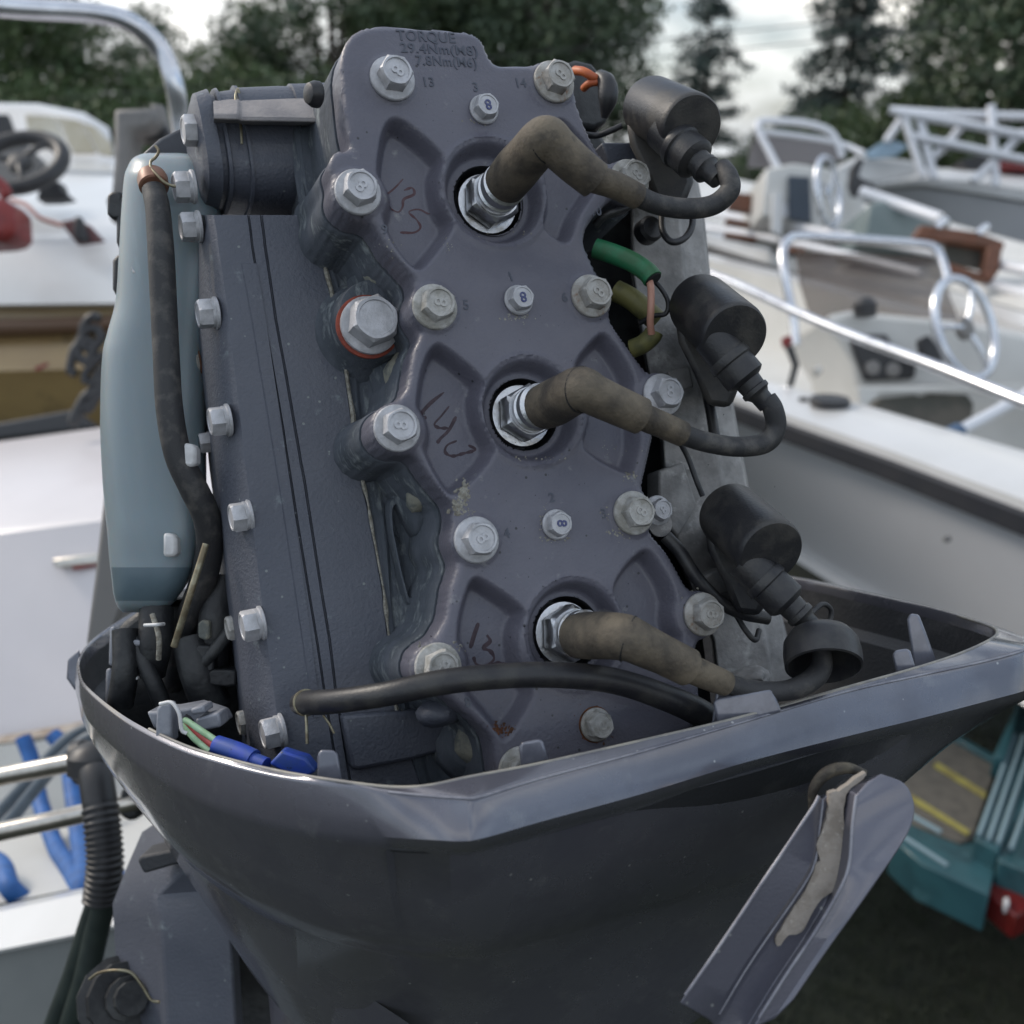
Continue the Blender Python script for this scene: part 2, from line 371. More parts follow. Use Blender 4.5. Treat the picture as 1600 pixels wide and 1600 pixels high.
for a, b in ((0, 0), (0, 1), (1, 0), (1, 1)): used[a:used.shape[0]-1+a, b:used.shape[1]-1+b] |= cellk
idx[used] = np.arange(used.sum())
Wv = [E(x/MM, y/MM, z/MM) for x, y, z in zip(X2[used], Y2[used], hh[used])]
ii, jj = np.nonzero(cellk)
PF = np.stack([idx[ii, jj], idx[ii, jj+1], idx[ii+1, jj+1], idx[ii+1, jj]], 1)
# boundary loops
from collections import defaultdict
ed = set()
for f in PF.tolist():
    for k in range(4):
        a, b = f[k], f[(k+1) % 4]
        if (b, a) in ed: ed.discard((b, a))
        else: ed.add((a, b))
nx = {a: b for a, b in ed}; loops = []
while nx:
    s = next(iter(nx)); lp = [s]; c_ = nx.pop(s)
    while c_ != s and c_ in nx: lp.append(c_); c_ = nx.pop(c_)
    loops.append(lp)
loops.sort(key=len, reverse=True); OL = loops[0]
XY = np.stack([X2[used], Y2[used]], 1); NN = np.stack([NXs[used], NYs[used]], 1); HV = hh[used]
def smooth_loop(A, it=3):
    for _ in range(it): A = (np.roll(A, 1, 0)+2*A+np.roll(A, -1, 0))/4
    return A
LXY = smooth_loop(XY[OL], 3); LN = smooth_loop(NN[OL], 6); LN /= np.linalg.norm(LN, axis=1)[:, None]
V = list(Wv); F = PF.tolist(); base = len(V); n = len(OL)
for i, k in enumerate(OL): V[k] = E(LXY[i, 0]/MM, LXY[i, 1]/MM, HV[k]/MM)
for w in (-6, -16.0): V += [E(a/MM, b/MM, w/MM) for a, b in LXY]
F += [(OL[i], OL[(i+1) % n], base+(i+1) % n, base+i) for i in range(n)]
F += [(base+i, base+(i+1) % n, base+n+(i+1) % n, base+n+i) for i in range(n)]
head = mk('cylinder_head_cover', V, F, PAINT, motor, smooth=50)
def ring_wall(name, offs, m, parent, **k):
    V = []; 
    for o, w in offs: V += [E((LXY[i, 0]+LN[i, 0]*o)/MM, (LXY[i, 1]+LN[i, 1]*o)/MM, w/MM) for i in range(n)]
    return mk(name, V, grid_faces(len(offs), n, True), m, parent, smooth=40, **k)
ring_wall('head_gasket', [(-1.2, -15.8), (-1.2, -17.6)], GASK, motor)
ring_wall('cylinder_block_wall', [(-1.5, -17.1), (.6, -17.0), (1.0, -17.6), (1.4, -28), (1.8, -36), (2.4, -46), (4, -56)], CORR, motor)
def hat(u, v):                                                      # head cover height at (u, v) in mm
    i = int(round((v-vs_[0])/H)); j = int(round((u-us[0])/H)); return hh[min(max(i, 0), hh.shape[0]-1), min(max(j, 0), hh.shape[1]-1)]

# ---------------------------------------------------------------- bolts: each kind one mesh, copied in a loop
def hexprism(r, z0, z1, ch=.8, rec=None):
    """hexagon head along +Z in mm with chamfered top and a dished top face"""
    V, F = [], []
    def rg(rr, z, circ=0.0):
        a = len(V)
        for k in range(24):
            q = 2*math.pi*k/24; hx = rr*math.cos(math.pi/6)/math.cos((q % (math.pi/3))-math.pi/6)
            r_ = hx*(1-circ)+rr*.9*circ; V.append((r_*math.cos(q), r_*math.sin(q), z))
        return a
    lv = [rg(r, z0), rg(r, z1-ch), rg(r*.93, z1, .75)]
    if rec: lv += [rg(r*.80, z1, 1), rg(r*.77, z1-rec, 1)]
    for a, b in zip(lv, lv[1:]): F += [(a+k, a+(k+1) % 24, b+(k+1) % 24, b+k) for k in range(24)]
    F.append(tuple(lv[-1]+k for k in range(24))); return V, F
def revol(prof, seg=32):
    V = [(r*math.cos(2*math.pi*k/seg), r*math.sin(2*math.pi*k/seg), z) for z, r in prof for k in range(seg)]
    F = grid_faces(len(prof), seg, True); F.append(tuple((len(prof)-1)*seg+k for k in range(seg))); return V, F
def bolt_mesh(name, geos, mats):
    V, F, fi = [], [], []
    for (v, f), k in geos:
        o = len(V); V += [(a[0]/MM, a[1]/MM, a[2]/MM) for a in v]; F += [tuple(i+o for i in x) for x in f]; fi += [k]*len(f)
    me = bpy.data.meshes.new(name); me.from_pydata(V, [], F)
    for x in mats: me.materials.append(x)
    me.polygons.foreach_set('material_index', fi); me.update()
    bm = bmesh.new(); bm.from_mesh(me); bmesh.ops.recalc_face_normals(bm, faces=bm.faces); bm.to_mesh(me); bm.free()
    me.shade_smooth(); me.set_sharp_from_angle(angle=rad(28)); return me
def t8(size, z, th=1.0):
    V, F = text_mesh('8'); return [(v.x*size, v.y*size, z+v.z*size*th) for v in V], F
FL = revol([(0, 8.9), (.6, 9.3), (1.6, 9.3), (2.1, 8.9), (2.6, 7.4), (3.0, 6.6)])
me_big = bolt_mesh('flange_bolt', [(FL, 0), (hexprism(7.0, 2.0, 8.6, 1.0, .7), 0), (t8(7.6, 7.95), 0)], [BOLTM])
me_old = bolt_mesh('flange_bolt', [(FL, 0), (hexprism(7.0, 2.0, 8.6, 1.0, .7), 0), (t8(7.6, 7.95), 0)], [BOLTW])
me_rst = bolt_mesh('flange_bolt', [(FL, 0), (hexprism(7.0, 2.0, 8.6, 1.0, .7), 0), (t8(7.6, 7.95), 0)], [BOLTR])
me_small = bolt_mesh('flange_bolt', [(revol([(0, 6.0), (.5, 6.3), (1.3, 6.3), (1.8, 5.8)]), 0), (hexprism(5.3, 1.2, 6.2, .8, .4), 0), (t8(6.0, 5.82), 1)], [BOLTM, BLUEINK])
me_sold = bolt_mesh('flange_bolt', [(revol([(0, 6.0), (.5, 6.3), (1.3, 6.3), (1.8, 5.8)]), 0), (hexprism(5.3, 1.2, 6.2, .8, .4), 0), (t8(5.4, 5.75), 0), (revol([(-.2, 6.9), (.3, 6.7)]), 1)], [BOLTW, RUST])
me_side = bolt_mesh('flange_bolt', [(revol([(0, 6.6), (.3, 7.0), (1.3, 7.0), (1.5, 6.4), (1.7, 6.2), (2.9, 6.2), (3.1, 5.6)]), 0), (hexprism(6.4, 2.8, 8.4, .9, .3), 0)], [BOLTM])
def bolt(me, px, py, w, parent, rot=None, axis=None, scale=1.0, label=None, name='bolt', depth=None):
    p = L(px, py, w) if depth is None else P(px, py, depth)
    o = bpy.data.objects.new(name, me); reg(o, parent)
    q = EMI @ p
    ax = (EMI.to_3x3() @ axis) if axis is not None else Vector((0, 0, 1))
    M = Matrix.Translation(q) @ ax.to_track_quat('Z', 'Y').to_matrix().to_4x4() @ Matrix.Rotation(rot if rot is not None else random.uniform(0, 6.28), 4, 'Z') @ Matrix.Scale(scale, 4)
    o.matrix_local = M
    if label: o['label'] = label
    return o
ROT = [.5, .35, -1.2, .2, .9, .4, -2.2, 2.6, 1.5, .5, 1.9, .9]
for i, (x, y, s) in enumerate(BIG):
    bolt(me_rst if i in (11, 5, 1) else me_old if i in (3, 4, 10, 9) else me_big, x, y, .0009, head, rot=ROT[i]+.4)
for i, (x, y) in enumerate(SMALL):
    bolt(me_small if i < 3 else me_sold, x, y, 0, head, rot=[.1, .05, 1.4, .6][i], scale=[1, 1, 1, 1.08][i])
# rusty patches on two of the flanges, bolt seat at the bottom edge
bolt(me_old, 812, 1203, 0, head, rot=.3, label='rusted bolt half hidden behind the cowling tab')
# cast lettering
LV = (L(640, 800)-L(640, 801)).normalized()
def plate_text(s, px, py, size, parent=head, rot=0.0, m=PAINT, w=None, lift=.25, ptr=None, sx=.95):
    p = L(px, py, 0); q = EMI @ p; z = (hat(q.x*MM, q.y*MM) if w is None else w)
    a = UV*math.cos(rot)+VV*math.sin(rot); b = -UV*math.sin(rot)+VV*math.cos(rot)
    V, F = text_geo(s, E(q.x, q.y, (z-.05)/MM), a, b, WV*(6.0/size), size/MM, sx)
    return mk('raised_lettering', V, F, m, parent, smooth=40)
LETT = mat('cast_lettering_paint', (.075, .082, .105), .5, col2=(.06, .066, .09), scale=90)
plate_text('TORQUE', 666, 58, 6.3, m=LETT, rot=-.03)
plate_text('29.4Nm(M8)', 687, 78, 5.7, m=LETT, rot=-.03, sx=1.08); plate_text('7.8Nm(M6)', 698, 97, 5.7, m=LETT, rot=-.03)
for s, x, y, r in (('13', 669, 129, 0), ('14', 813, 130, 0), ('3', 743, 137, 0), ('9', 601, 359, 0), ('10', 932, 330, 0), ('5', 728, 477, 0), ('6', 882, 465, 0),
                   ('1', 798, 433, .2), ('2', 862, 778, 0), ('4', 792, 834, 0), ('3', 943, 803, 0), ('8', 731, 1098, 0)):
    plate_text(s, x, y, 5.6, m=LETT, rot=r)
# handwriting in marker on the pocket floors
def ink(strokes, m, wid=1.1):
    G = []
    for st in strokes:
        A = cr([uvmm(*p, -.0085) for p in st], 5); Tn = np.gradient(A, axis=0); Tn /= np.linalg.norm(Tn, axis=1)[:, None]+1e-9
        Vv = []
        for k, (a, t_) in enumerate(zip(A, Tn)):
            nn = np.array([-t_[1], t_[0]]); wv = wid*(.75+.25*math.sin(k*.7+a[0]))*min(1, .5+min(k, len(A)-1-k)*.5)
            for s_ in (-1, 1):
                q = a+nn*s_*wv/2; Vv.append(E(q[0]/MM, q[1]/MM, (hat(q[0], q[1])+.07)/MM))
        G.append((Vv, grid_faces(len(A), 2)))
    V, F = join_geo(G); return mk('marker_writing', V, F, m, head, smooth=0)
ink([[(631,278),(618,292),(606,302)], [(632,296),(645,292),(648,302),(632,310),(630,322),(622,330),(604,320)], [(672,334),(655,326),(640,330),(652,342),(658,354),(648,362),(626,362)]], INKR, 1.2)
ink([[(695,612),(675,628),(662,642),(658,650),(668,652)], [(703,634),(690,650),(680,662),(688,668),(702,668)], [(714,650),(702,672),(690,684),(684,692)],
     [(715,688),(700,695),(697,706),(708,712),(725,708),(744,702),(733,695)]], INK, 1.6)
ink([[(749,973),(743,990),(736,1013)], [(762,992),(767,1002),(757,1012),(768,1018),(773,1030),(760,1040),(746,1038),(741,1026)], [(770,1038),(782,1036),(794,1040)]], INK, 1.9)

# ---------------------------------------------------------------- spark plugs, wells, boots, leads
def uq(px, py, w): return L(px, py, w)
ptsets = [
 dict(b=(776,302), boot=[((790,286),.010,36),((806,266),.020,38),((828,241),.034,37),((845,223),.0445,38),((856,218),.0475,37),((872,232),.0475,34),((898,256),.047,32.5),((930,282),.046,31)],
      neck=[((924,278),.046,22),((962,290),.044,21),((996,307),.0415,20)],
      lead=[((992,305),.042,16.5),((1030,320),.040,16),((1075,326),.040,16),((1115,320),.042,16),((1140,298),.046,16),((1138,276),.046,15.5),((1128,262),.042,15)]),
 dict(b=(831,641), boot=[((849,636),.010,37),((866,629),.018,39),((888,617),.031,38),((904,609),.040,38),((914,609),.043,36),((930,618),.0435,34),((960,632),.043,32.5),((1001,650),.042,31)],
      neck=[((996,648),.042,22),((1030,662),.040,21),((1066,678),.038,20)],
      lead=[((1062,677),.038,16.5),((1100,690),.036,16),((1150,698),.036,16),((1195,692),.038,16.5),((1212,668),.040,16),((1208,640),.042,16),((1198,622),.042,15)]),
 dict(b=(900,989), boot=[((904,994),.010,37),((918,993),.017,39),((950,993),.031,39),((976,996),.039,39),((990,1001),.041,37),((1006,1009),.041,35.5),((1036,1023),.040,33),((1074,1042),.038,32)],
      neck=[((1068,1040),.038,23),((1102,1055),.036,22),((1134,1068),.034,20)],
      lead=[((1130,1066),.034,15.5),((1170,1077),.035,15.5),((1220,1080),.040,16),((1256,1070),.045,17),((1282,1046),.045,17),((1283,1010),.043,14),((1277,985),.042,12)])]
for d in ptsets:
    c = uvmm(*d['b']); b0 = lambda w: E(c[0]/MM, c[1]/MM, w)
    V, F = lathe_geo(b0(-.008), -WV, [(0, .01525), (.004, .0153), (.034, .0150)], 48, False)
    mk('plug_well', V, F, DARK, motor, smooth=40)
    pl = lathe('spark_plug', b0(-.03), WV, [(-.006, .0152), (-.005, .009), (.014, .0088), (.0145, .0130), (.019, .0130), (.0195, .010)], CHROME, motor)
    hv, hf = hexprism(11.8, 19, 27.4, 1.1); rot = Matrix.Rotation(.35, 3, 'Z')
    mk('hexagon', [E((c[0]+(rot @ Vector(v)).x)/MM, (c[1]+(rot @ Vector(v)).y)/MM, -.028+v[2]/MM) for v in hv], hf, CHROME, pl, smooth=28)
    lathe('collar', b0(-.0008), WV, [(0, .0088), (.001, .0092), (.0035, .0092), (.0042, .0082), (.0055, .0082), (.0062, .0092), (.010, .0092), (.012, .007), (.022, .006)], CHROME, pl, seg=40)
    def pts(key):
        P_, R_ = [], []
        for (x, y), w, r in d[key]:
            r *= .95 if key == 'boot' else 1
            q = L(x, y, w); P_.append(q); R_.append(r/1600*dep(q))
        return P_, R_
    pb, rbp = pts('boot'); bt = tube('plug_boot', pb, rbp, BOOT, motor, seg=28, sub=7)
    # moulded lip at the plug end, seam ridge and step at the lead end
    dr = (pb[0]-pb[1]).normalized(); 
    sm = (pb[4]-pb[3]).normalized()
    lathe('seam_ring', pb[3]+sm*.0015, sm, [(-.0004, rbp[3]*.985), (-.0002, rbp[3]*.985+.00035), (.0002, rbp[3]*.985+.00035), (.0004, rbp[3]*.985)], GASK, bt, seg=32)
    pn, rn = pts('neck'); tube('boot_neck', pn, rn, BOOT, bt, seg=24, sub=4)
    pe, re_ = pts('lead'); d['leadobj'] = tube('ignition_lead', pe, re_, CABLE, motor, seg=20, sub=7)

# ---------------------------------------------------------------- ignition coils
coils = [dict(A=(1014,166,.462), B=(1082,199,.424), R=51, t=[(1062,228),(1112,272)], cab=(1128,262)),
         dict(A=(1090,474,.450), B=(1149,526,.412), R=54, t=[(1140,562),(1190,622)], cab=(1198,622)),
         dict(A=(1136,799,.447), B=(1206,864,.411), R=55, t=[(1196,908),(1262,972)], cab=(1276,985))]
for i, k in enumerate(coils):
    A = P(*k['A']); B = P(*k['B']); ax = (B-A).normalized(); ln = (B-A).length; r = k['R']/1600*dep(B)
    bd = lathe('ignition_coil', A, ax, [(0, r*.86), (.0012, r*.965), (.004, r), (ln-.003, r), (ln-.0008, r*.975), (ln, r*.93), (ln+.0003, r*.5)], COILM, motor, seg=64, smooth=35)
    # potting face, tower with its stepped rubber boot
    t0 = P(k['t'][0][0], k['t'][0][1], dep(B)+.004); q = L(*k['cab'], .042); t1 = P(k['t'][1][0], k['t'][1][1], dep(q)+.001)
    td = (t1-t0).normalized(); tl = (t1-t0).length; s = dep(t0)/1600
    tw = lathe('coil_tower', t0-td*.012, td, [(0, 30*s), (.012, 31*s)], COILM, bd, seg=40)
    lathe('lead_boot', t0-td*.002, td, [(0, 33*s), (.0015, 35*s), (.0035, 35*s), (.0042, 32*s), (.0085, 33*s), (tl*.58, 33*s), (tl*.60, 31*s), (tl*.64, 27*s),
          (tl*.67, 21*s), (tl*.84, 20*s), (tl*.86, 22.5*s), (tl*.95, 22.5*s), (tl*.98, 19*s), (tl+.001, 15.5*s), (tl+.006, 14.5*s)], BLACK, bd, seg=40, smooth=35)
    # mounting saddle hanging under the body, against the bracket
    m0 = P(k['A'][0]+40, k['A'][1]+40, dep(A)+.004); wv = (P(100, 0, .45)-P(0, 0, .45)).normalized()
    fr = [P(x+k['A'][0], y+k['A'][1], dep(A)-.006) for x, y in ((-36,20),(60,38),(70,120),(52,165),(14,160),(-6,110),(-30,62))]
    prism('coil_saddle', fr, ray(k['A'][0], k['A'][1]).normalized()*.05, COILM, bd, bevel=.003)
# grommet cup round the lowest lead
q = P(1280, 984, .410); ax = (P(1290, 1062, .397)-q).normalized()
lathe('rubber_grommet', q, ax, [(0, .0045), (.0004, .0083), (.0022, .0121), (.0060, .0145), (.0110, .0151), (.0164, .0149), (.0168, .0140), (.0130, .0134), (.0045, .0115), (.0028, .0066)], BLACK, motor, seg=48, smooth=40)
gx_ = [P(1288,1052,.365), P(1290,1040,.368), P(1284,1010,.37), P(1276,985,.374)]
# long hose across the front, tied at its end
hp = [L(470,1099,-.040), L(482,1098,-.030), L(520,1096,-.010), L(600,1085,.012), L(690,1066,.021), L(790,1056,.022), L(880,1055,.021), L(960,1064,.019), L(1030,1086,.016), L(1090,1112,.013), L(1130,1140,.008)]
hr = [18, 19.5, 19.5, 19.5, 20, 20, 20.5, 20.5, 21, 22, 22]
hose = tube('pilot_hose', hp, [a/1600*dep(b) for a, b in zip(hr, hp)], BLACK, motor, seg=24, sub=6, label='thick black hose crossing in front of the lowest cylinder')
e0 = L(477,1098,-.033); lathe('hose_tie', e0, (hp[2]-hp[0]).normalized(), [(0, .0049), (.0002, .0054), (.0010, .0054), (.0012, .0049)], BRASS, hose, seg=32)
tube('tie_tail', [L(478,1112,-.03), L(479,1130,-.028), L(480,1162,-.028)], .0006, BRASS, hose, seg=8, sub=2)
tube('tie_tail', [L(505,1118,-.012), L(514,1130,-.012), L(522,1146,-.012)], .0005, BRASS, hose, seg=8, sub=2)

# ---------------------------------------------------------------- exhaust cover panel on the left
def row(y, xs, ws): return [L(x, y, w) for x, w in zip(xs, ws)]
G = .0022
def panel_row(y, x):       # x: back, left, bevel, g1, g2, seam
    xs = [x[0], x[1], x[2]-6, x[2]+3, x[3]-2, x[3]-.6, x[3]+.8, x[3]+2.2, x[4]-2.2, x[4]-.8, x[4]+1.0, x[4]+2.4, x[5]-3, x[5], x[5]+2]
    ws = [-.115, -.078, -.0565, -.0535, -.053, -.053-G, -.053-G, -.053, -.053, -.053-G, -.053-G, -.053, -.052, -.053, -.064]
    return row(y, xs, ws)
PR = [(336, (300, 313, 331, 388, 408, 478)), (365, (301, 312, 336, 392, 412, 487)), (384, (302, 312, 338, 394, 414, 484)), (403, (302, 312, 341, 397, 417, 504)), (437, (303, 312, 346, 403, 422, 513)), (500, (304, 313, 355, 413, 431, 527)),
      (581, (310, 321, 364, 427, 446, 541)), (675, (322, 332, 375, 443, 462, 553)), (697, (324, 334, 377, 446, 466, 545)), (722, (326, 337, 380, 450, 470, 549)), (747, (329, 340, 383, 454, 475, 565)),
      (812, (338, 349, 391, 464, 485, 580)), (922, (352, 362, 404, 482, 502, 599)), (1000, (362, 372, 414, 495, 515, 608)), (1075, (370, 380, 424, 506, 524, 612)), (1150, (378, 390, 434, 518, 536, 632)), (1215, (386, 398, 442, 528, 546, 655)), (1260, (390, 402, 448, 535, 552, 668))]
top = panel_row(336, PR[0][1]); rows = [[EM @ (EMI @ p + Vector((0, 0, -.045))) for p in top]]
rows += [panel_row(y, x) for y, x in PR]
panel = loft('exhaust_cover', rows, PAINTB, motor, smooth=35)
# raised plate on the panel
rp_ = [[L(x, y, w) for x, w in ((376-4+d, -.0545), (379+d, -.0523), (399+d*.9+2, -.0523))] for y, d in ((412, 0), (500, 16), (675, 45), (812, 67), (1000, 95), (1120, 112))]
rq_ = [[L(x, y, w) for x, w in ((425+d, -.0523), (470+d*1.05, -.0523), (476+d*1.05, -.0535))] for y, d in ((412, 0), (500, 14), (675, 43), (812, 65), (1000, 95), (1120, 112))]
for rr in (rp_,):
    t_ = [EM @ (EMI @ p + Vector((0, .002, -.004))) for p in rr[0]]
    loft('cover_rib', [t_]+rr, PAINTB, panel, smooth=35)
# gasket bead along the seam
sp = [(x[5], y) for y, x in PR][:-2]
tube('sealant_bead', [L(x+random.uniform(-1, 1), y, -.0508) for x, y in cr(sp, 3)], [random.uniform(.0004, .0013) for _ in range(len(cr(sp, 3)))], CRUST, panel, seg=6, sub=4)
# side bolts, heads pointing left
sax = (-UV*1.0+WV*.05).normalized()
for x, y, w, sc in ((326, 352, -.072, 1.0), (353, 487, -.062, 1.0), (372, 654, -.060, 1.0), (405, 803, -.0575, 1.0), (424, 971, -.0565, 1.05), (456, 1138, -.0545, 1.05)):
    bolt(me_side, x-13, y+2, w, panel, rot=.3+random.uniform(-.3, .3), axis=sax, scale=sc)
for x, y, w in ((309, 565, -.10), (334, 690, -.10), (378, 978, -.098), (396, 1125, -.096)):
    bolt(me_sold if y != 690 else me_side, x, y, w, panel, rot=random.uniform(0, 2), axis=sax, scale=1.1 if y != 690 else .8)

# ---------------------------------------------------------------- cylinder block: valley floor, bosses, core
vf = []
for (y, xs) in ((152, (482, 505, 545)), (200, (456, 490, 545)), (335, (470, 520, 590)), (450, (508, 560, 640)), (560, (528, 585, 650)), (680, (540, 600, 640)), (800, (568, 640, 700)), (950, (592, 640, 700)), (1080, (606, 660, 700)), (1180, (630, 690, 760)), (1260, (650, 720, 800))):
    vf.append([L(xs[0], y, -.056), L(xs[0]*.7+xs[1]*.3, y, -.052), L(xs[0]*.4+xs[1]*.6, y, -.053), L(xs[1]*.9+xs[2]*.1, y, -.049), L(xs[2], y, -.047)])
D_ = [cr([tuple(p) for p in r], 6) for r in vf]; D_ = np.array(D_)
gr = cr([tuple(r.reshape(-1)) for r in D_], 10).reshape(-1, D_.shape[1], 3)
gv = []
for i, r in enumerate(gr):
    for j, p in enumerate(r):
        a = .0004*math.sin(j*1.7+math.sin(i*.11)*.5)+random.gauss(0, .0002); gv.append(Vector(p)+WV*a)
block = mk('cylinder_block', gv, grid_faces(gr.shape[0], gr.shape[1]), CORR, motor, smooth=60)
# flowing bosses under the bolts of the left edge
for x, y, r in ((556, 350, 10.5), (598, 713, 12), (724, 880, 8.5), (665, 1078, 10.5)):
    V, F = lathe_geo(L(x+6, y-8, -.056), WV, [(0, (r+2)/MM), (.006, (r+1.2)/MM), (.012, (r+.5)/MM), (.024, r/MM), (.030, (r-1.2)/MM), (.032, (r-4)/MM)], 40); mk('casting_boss', V, F, CORR, block, smooth=45)
# corroded lugs beside the head edge
def lump(name, x, y, w, sx, sy, sz, m, parent, seed, amp=.25, rotz=0):
    rr = random.Random(seed); V = []; na, nb = 18, 12; ph = [rr.uniform(0, 6) for _ in range(6)]
    for i in range(nb+1):
        th = math.pi*.5*i/nb
        for k in range(na):
            q = 2*math.pi*k/na; s = 1+amp*(.5*math.sin(2*q+ph[0])+.35*math.sin(3*q+ph[1]+i*.2)+.25*math.sin(5*q+ph[2]))+rr.uniform(-.04, .04)
            a, b = math.cos(q)*math.cos(th)*sx*s, math.sin(q)*math.cos(th)*sy*s
            V.append(L(x, y, w)+UV*(a*math.cos(rotz)-b*math.sin(rotz))+VV*(a*math.sin(rotz)+b*math.cos(rotz))+WV*(math.sin(th)*sz*(1+amp*math.sin(q*2+ph[3])*.4)))
    return mk(name, V, grid_faces(nb+1, na, True), m, parent, smooth=60)
for x, y, a, b, sd_ in ((602, 430, .008, .010, 1), (627, 592, .0075, .012, 2), (662, 770, .0075, .010, 3), (692, 940, .0068, .009, 4), (740, 1165, .008, .012, 5)):
    lump('corroded_lug', x, y, -.034, a, b, .012, SAND, block, sd_)
    lump('casting_lug', x-12, y+10, -.050, a*1.5, b*1.6, .018, CORR, block, sd_+20)
# rough oval core pocket
ov = [(615, 790), (640, 792), (658, 830), (668, 880), (655, 920), (640, 935), (630, 905), (620, 860), (613, 820)]
ring = [uvmm(*p, -.046) for p in ov]; cc = np.mean(ring, 0); C2 = cr(ring, 5, True); Vv = []
for s_, w in ((1.22, -.060), (1.12, -.046), (1.0, -.0455), (.93, -.050), (.6, -.052), (.05, -.052)):
    for p in C2: q = cc+(p-cc)*s_; Vv.append(E(q[0]/MM, q[1]/MM, w+random.gauss(0, .0004 if w < -.047 else .00008)))
F = grid_faces(6, len(C2), True); mk('core_pocket', Vv, F, CORR, block, smooth=40)
# drain boss with red washer and large bolt
bz = lathe('drain_boss', L(568, 522, -.056), WV, [(0, .026), (.005, .0210), (.011, .0185), (.022, .0172), (.0255, .0165), (.0265, .014)], CORR, block, seg=48, smooth=45)
lathe('red_washer', L(574, 512, -.031), WV, [(0, .0128), (.0004, .0136), (.0018, .0136), (.0022, .0128)], RUSTW, block, seg=40, label='rust red washer under the large side bolt')
me_drain = bolt_mesh('flange_bolt', [(revol([(0, 11.6), (.6, 12.3), (2.4, 12.3), (3.0, 11.4), (3.4, 10)]), 0), (hexprism(10.4, 2.6, 13.5, 1.3, .7), 0)], [BOLTM])
bolt(me_drain, 576, 510, -.0285, block, rot=.25)
# salt crust below the boss
G_ = []
for k in range(60):
    x, y, w = random.choice(((572+random.gauss(0, 10), 552+random.gauss(0, 4), -.045), (548+random.gauss(0, 5), 600+random.gauss(0, 14), -.058), (600+random.gauss(0, 6), 975+random.gauss(0, 40), -.058), (700+random.gauss(0, 8), 1160+random.gauss(0, 20), -.055), (488+random.gauss(0, 6), 378+random.gauss(0, 8), -.052)))
    c0 = L(x, y, w); s = random.uniform(.0005, .0015); G_.append(([c0+Vector((random.uniform(-s, s), random.uniform(-s, s), random.uniform(-s, s))) for _ in range(4)], [(0, 1, 2), (0, 2, 3), (0, 3, 1), (1, 3, 2)]))
V, F = join_geo(G_); tag(mk('salt_crumbs', V, F, CRUST, block, smooth=0), kind='stuff')
# salt and dirt flakes lying on the casting
def flakes(name, spots, m, parent, on_head=True):
    G2 = []
    for (px, py, sx, sy, n_, sz) in spots:
        for k in range(n_):
            x, y = px+random.gauss(0, sx), py+random.gauss(0, sy); s = sz*random.uniform(.3, 1.1)/MM
            if on_head:
                a = uvmm(x, y, -.0); z = hat(a[0], a[1])
                if z < -12: continue
                a = uvmm(x, y, z/MM); c0 = E(a[0]/MM, a[1]/MM, hat(a[0], a[1])/MM-.0001)
            else: c0 = L(x, y, -.0535)
            q = random.uniform(0, 6.28); pts6 = [c0+(UV*math.cos(q+t*1.047)+VV*math.sin(q+t*1.047))*s*random.uniform(.5, 1.2) for t in range(6)]
            G2.append((pts6+[c0+WV*(.00025+s*.18)], [(t, (t+1) % 6, 6) for t in range(6)]))
    V, F = join_geo(G2); return tag(mk(name, V, F, m, parent, smooth=60), kind='stuff')
flakes('salt_flakes', [(724, 770, 5, 8, 70, 1.3), (716, 792, 5, 6, 50, 1.2), (808, 494, 12, 4, 46, .8), (748, 188, 10, 4, 26, .7), (852, 812, 5, 10, 40, .8), (868, 842, 12, 3, 34, .8), (944, 803, 4, 5, 16, .7), (732, 802, 8, 3, 20, .7),
   (966, 832, 12, 8, 26, .8), (688, 1012, 22, 4, 46, .8), (614, 385, 12, 16, 22, .5), (702, 384, 5, 5, 16, .5), (955, 700, 20, 12, 18, .5), (984, 742, 6, 4, 20, .8), (1085, 935, 14, 10, 22, .7), (850, 715, 22, 2, 34, .6), (784, 365, 30, 3, 18, .5)], CRUST, head)
flakes('rust_flakes', [(783, 1140, 7, 5, 60, .9), (930, 1152, 12, 4, 34, .8), (925, 1112, 14, 4, 16, .6), (806, 1196, 10, 5, 50, 1.2), (1078, 950, 4, 6, 30, .9)], RUST, head)
flakes('dirt_specks', [(820, 900, 120, 60, 60, .35), (800, 520, 120, 30, 30, .3), (880, 760, 80, 40, 30, .35), (700, 200, 60, 60, 20, .3), (860, 1080, 100, 30, 40, .4)], GASK, head)
flakes('salt_flakes', [(512, 714, 12, 8, 30, .6), (470, 800, 14, 60, 26, .4), (570, 990, 22, 10, 40, .5), (500, 590, 20, 30, 22, .45), (500, 440, 12, 30, 34, .6), (556, 800, 8, 10, 20, .5), (470, 1020, 30, 20, 20, .4), (585, 1060, 14, 12, 24, .6)], mat('faint_salt', (.20, .22, .24), .9), panel, False)
# dark core behind everything
cf = [L(x, y, -.068) for x, y in ((470, 345), (470, 180), (540, 110), (900, 130), (1010, 330), (1050, 640), (1090, 900), (1130, 1200), (420, 1260), (380, 800))]
prism('crankcase', cf, -WV*.11, DARK, motor, bevel=.004)
# lower dark shelf of the block, bottom centre
sh = [L(x, y, -.047) for x, y in ((535, 1118), (700, 1105), (706, 1170), (640, 1188), (560, 1203), (550, 1200))]
prism('mounting_shoe', sh, -WV*.02, PAINTB, motor, bevel=.0015)
lump('mount_pad', 687, 1112, -.028, .0105, .006, .012, PAINTB, block, 9, .05)

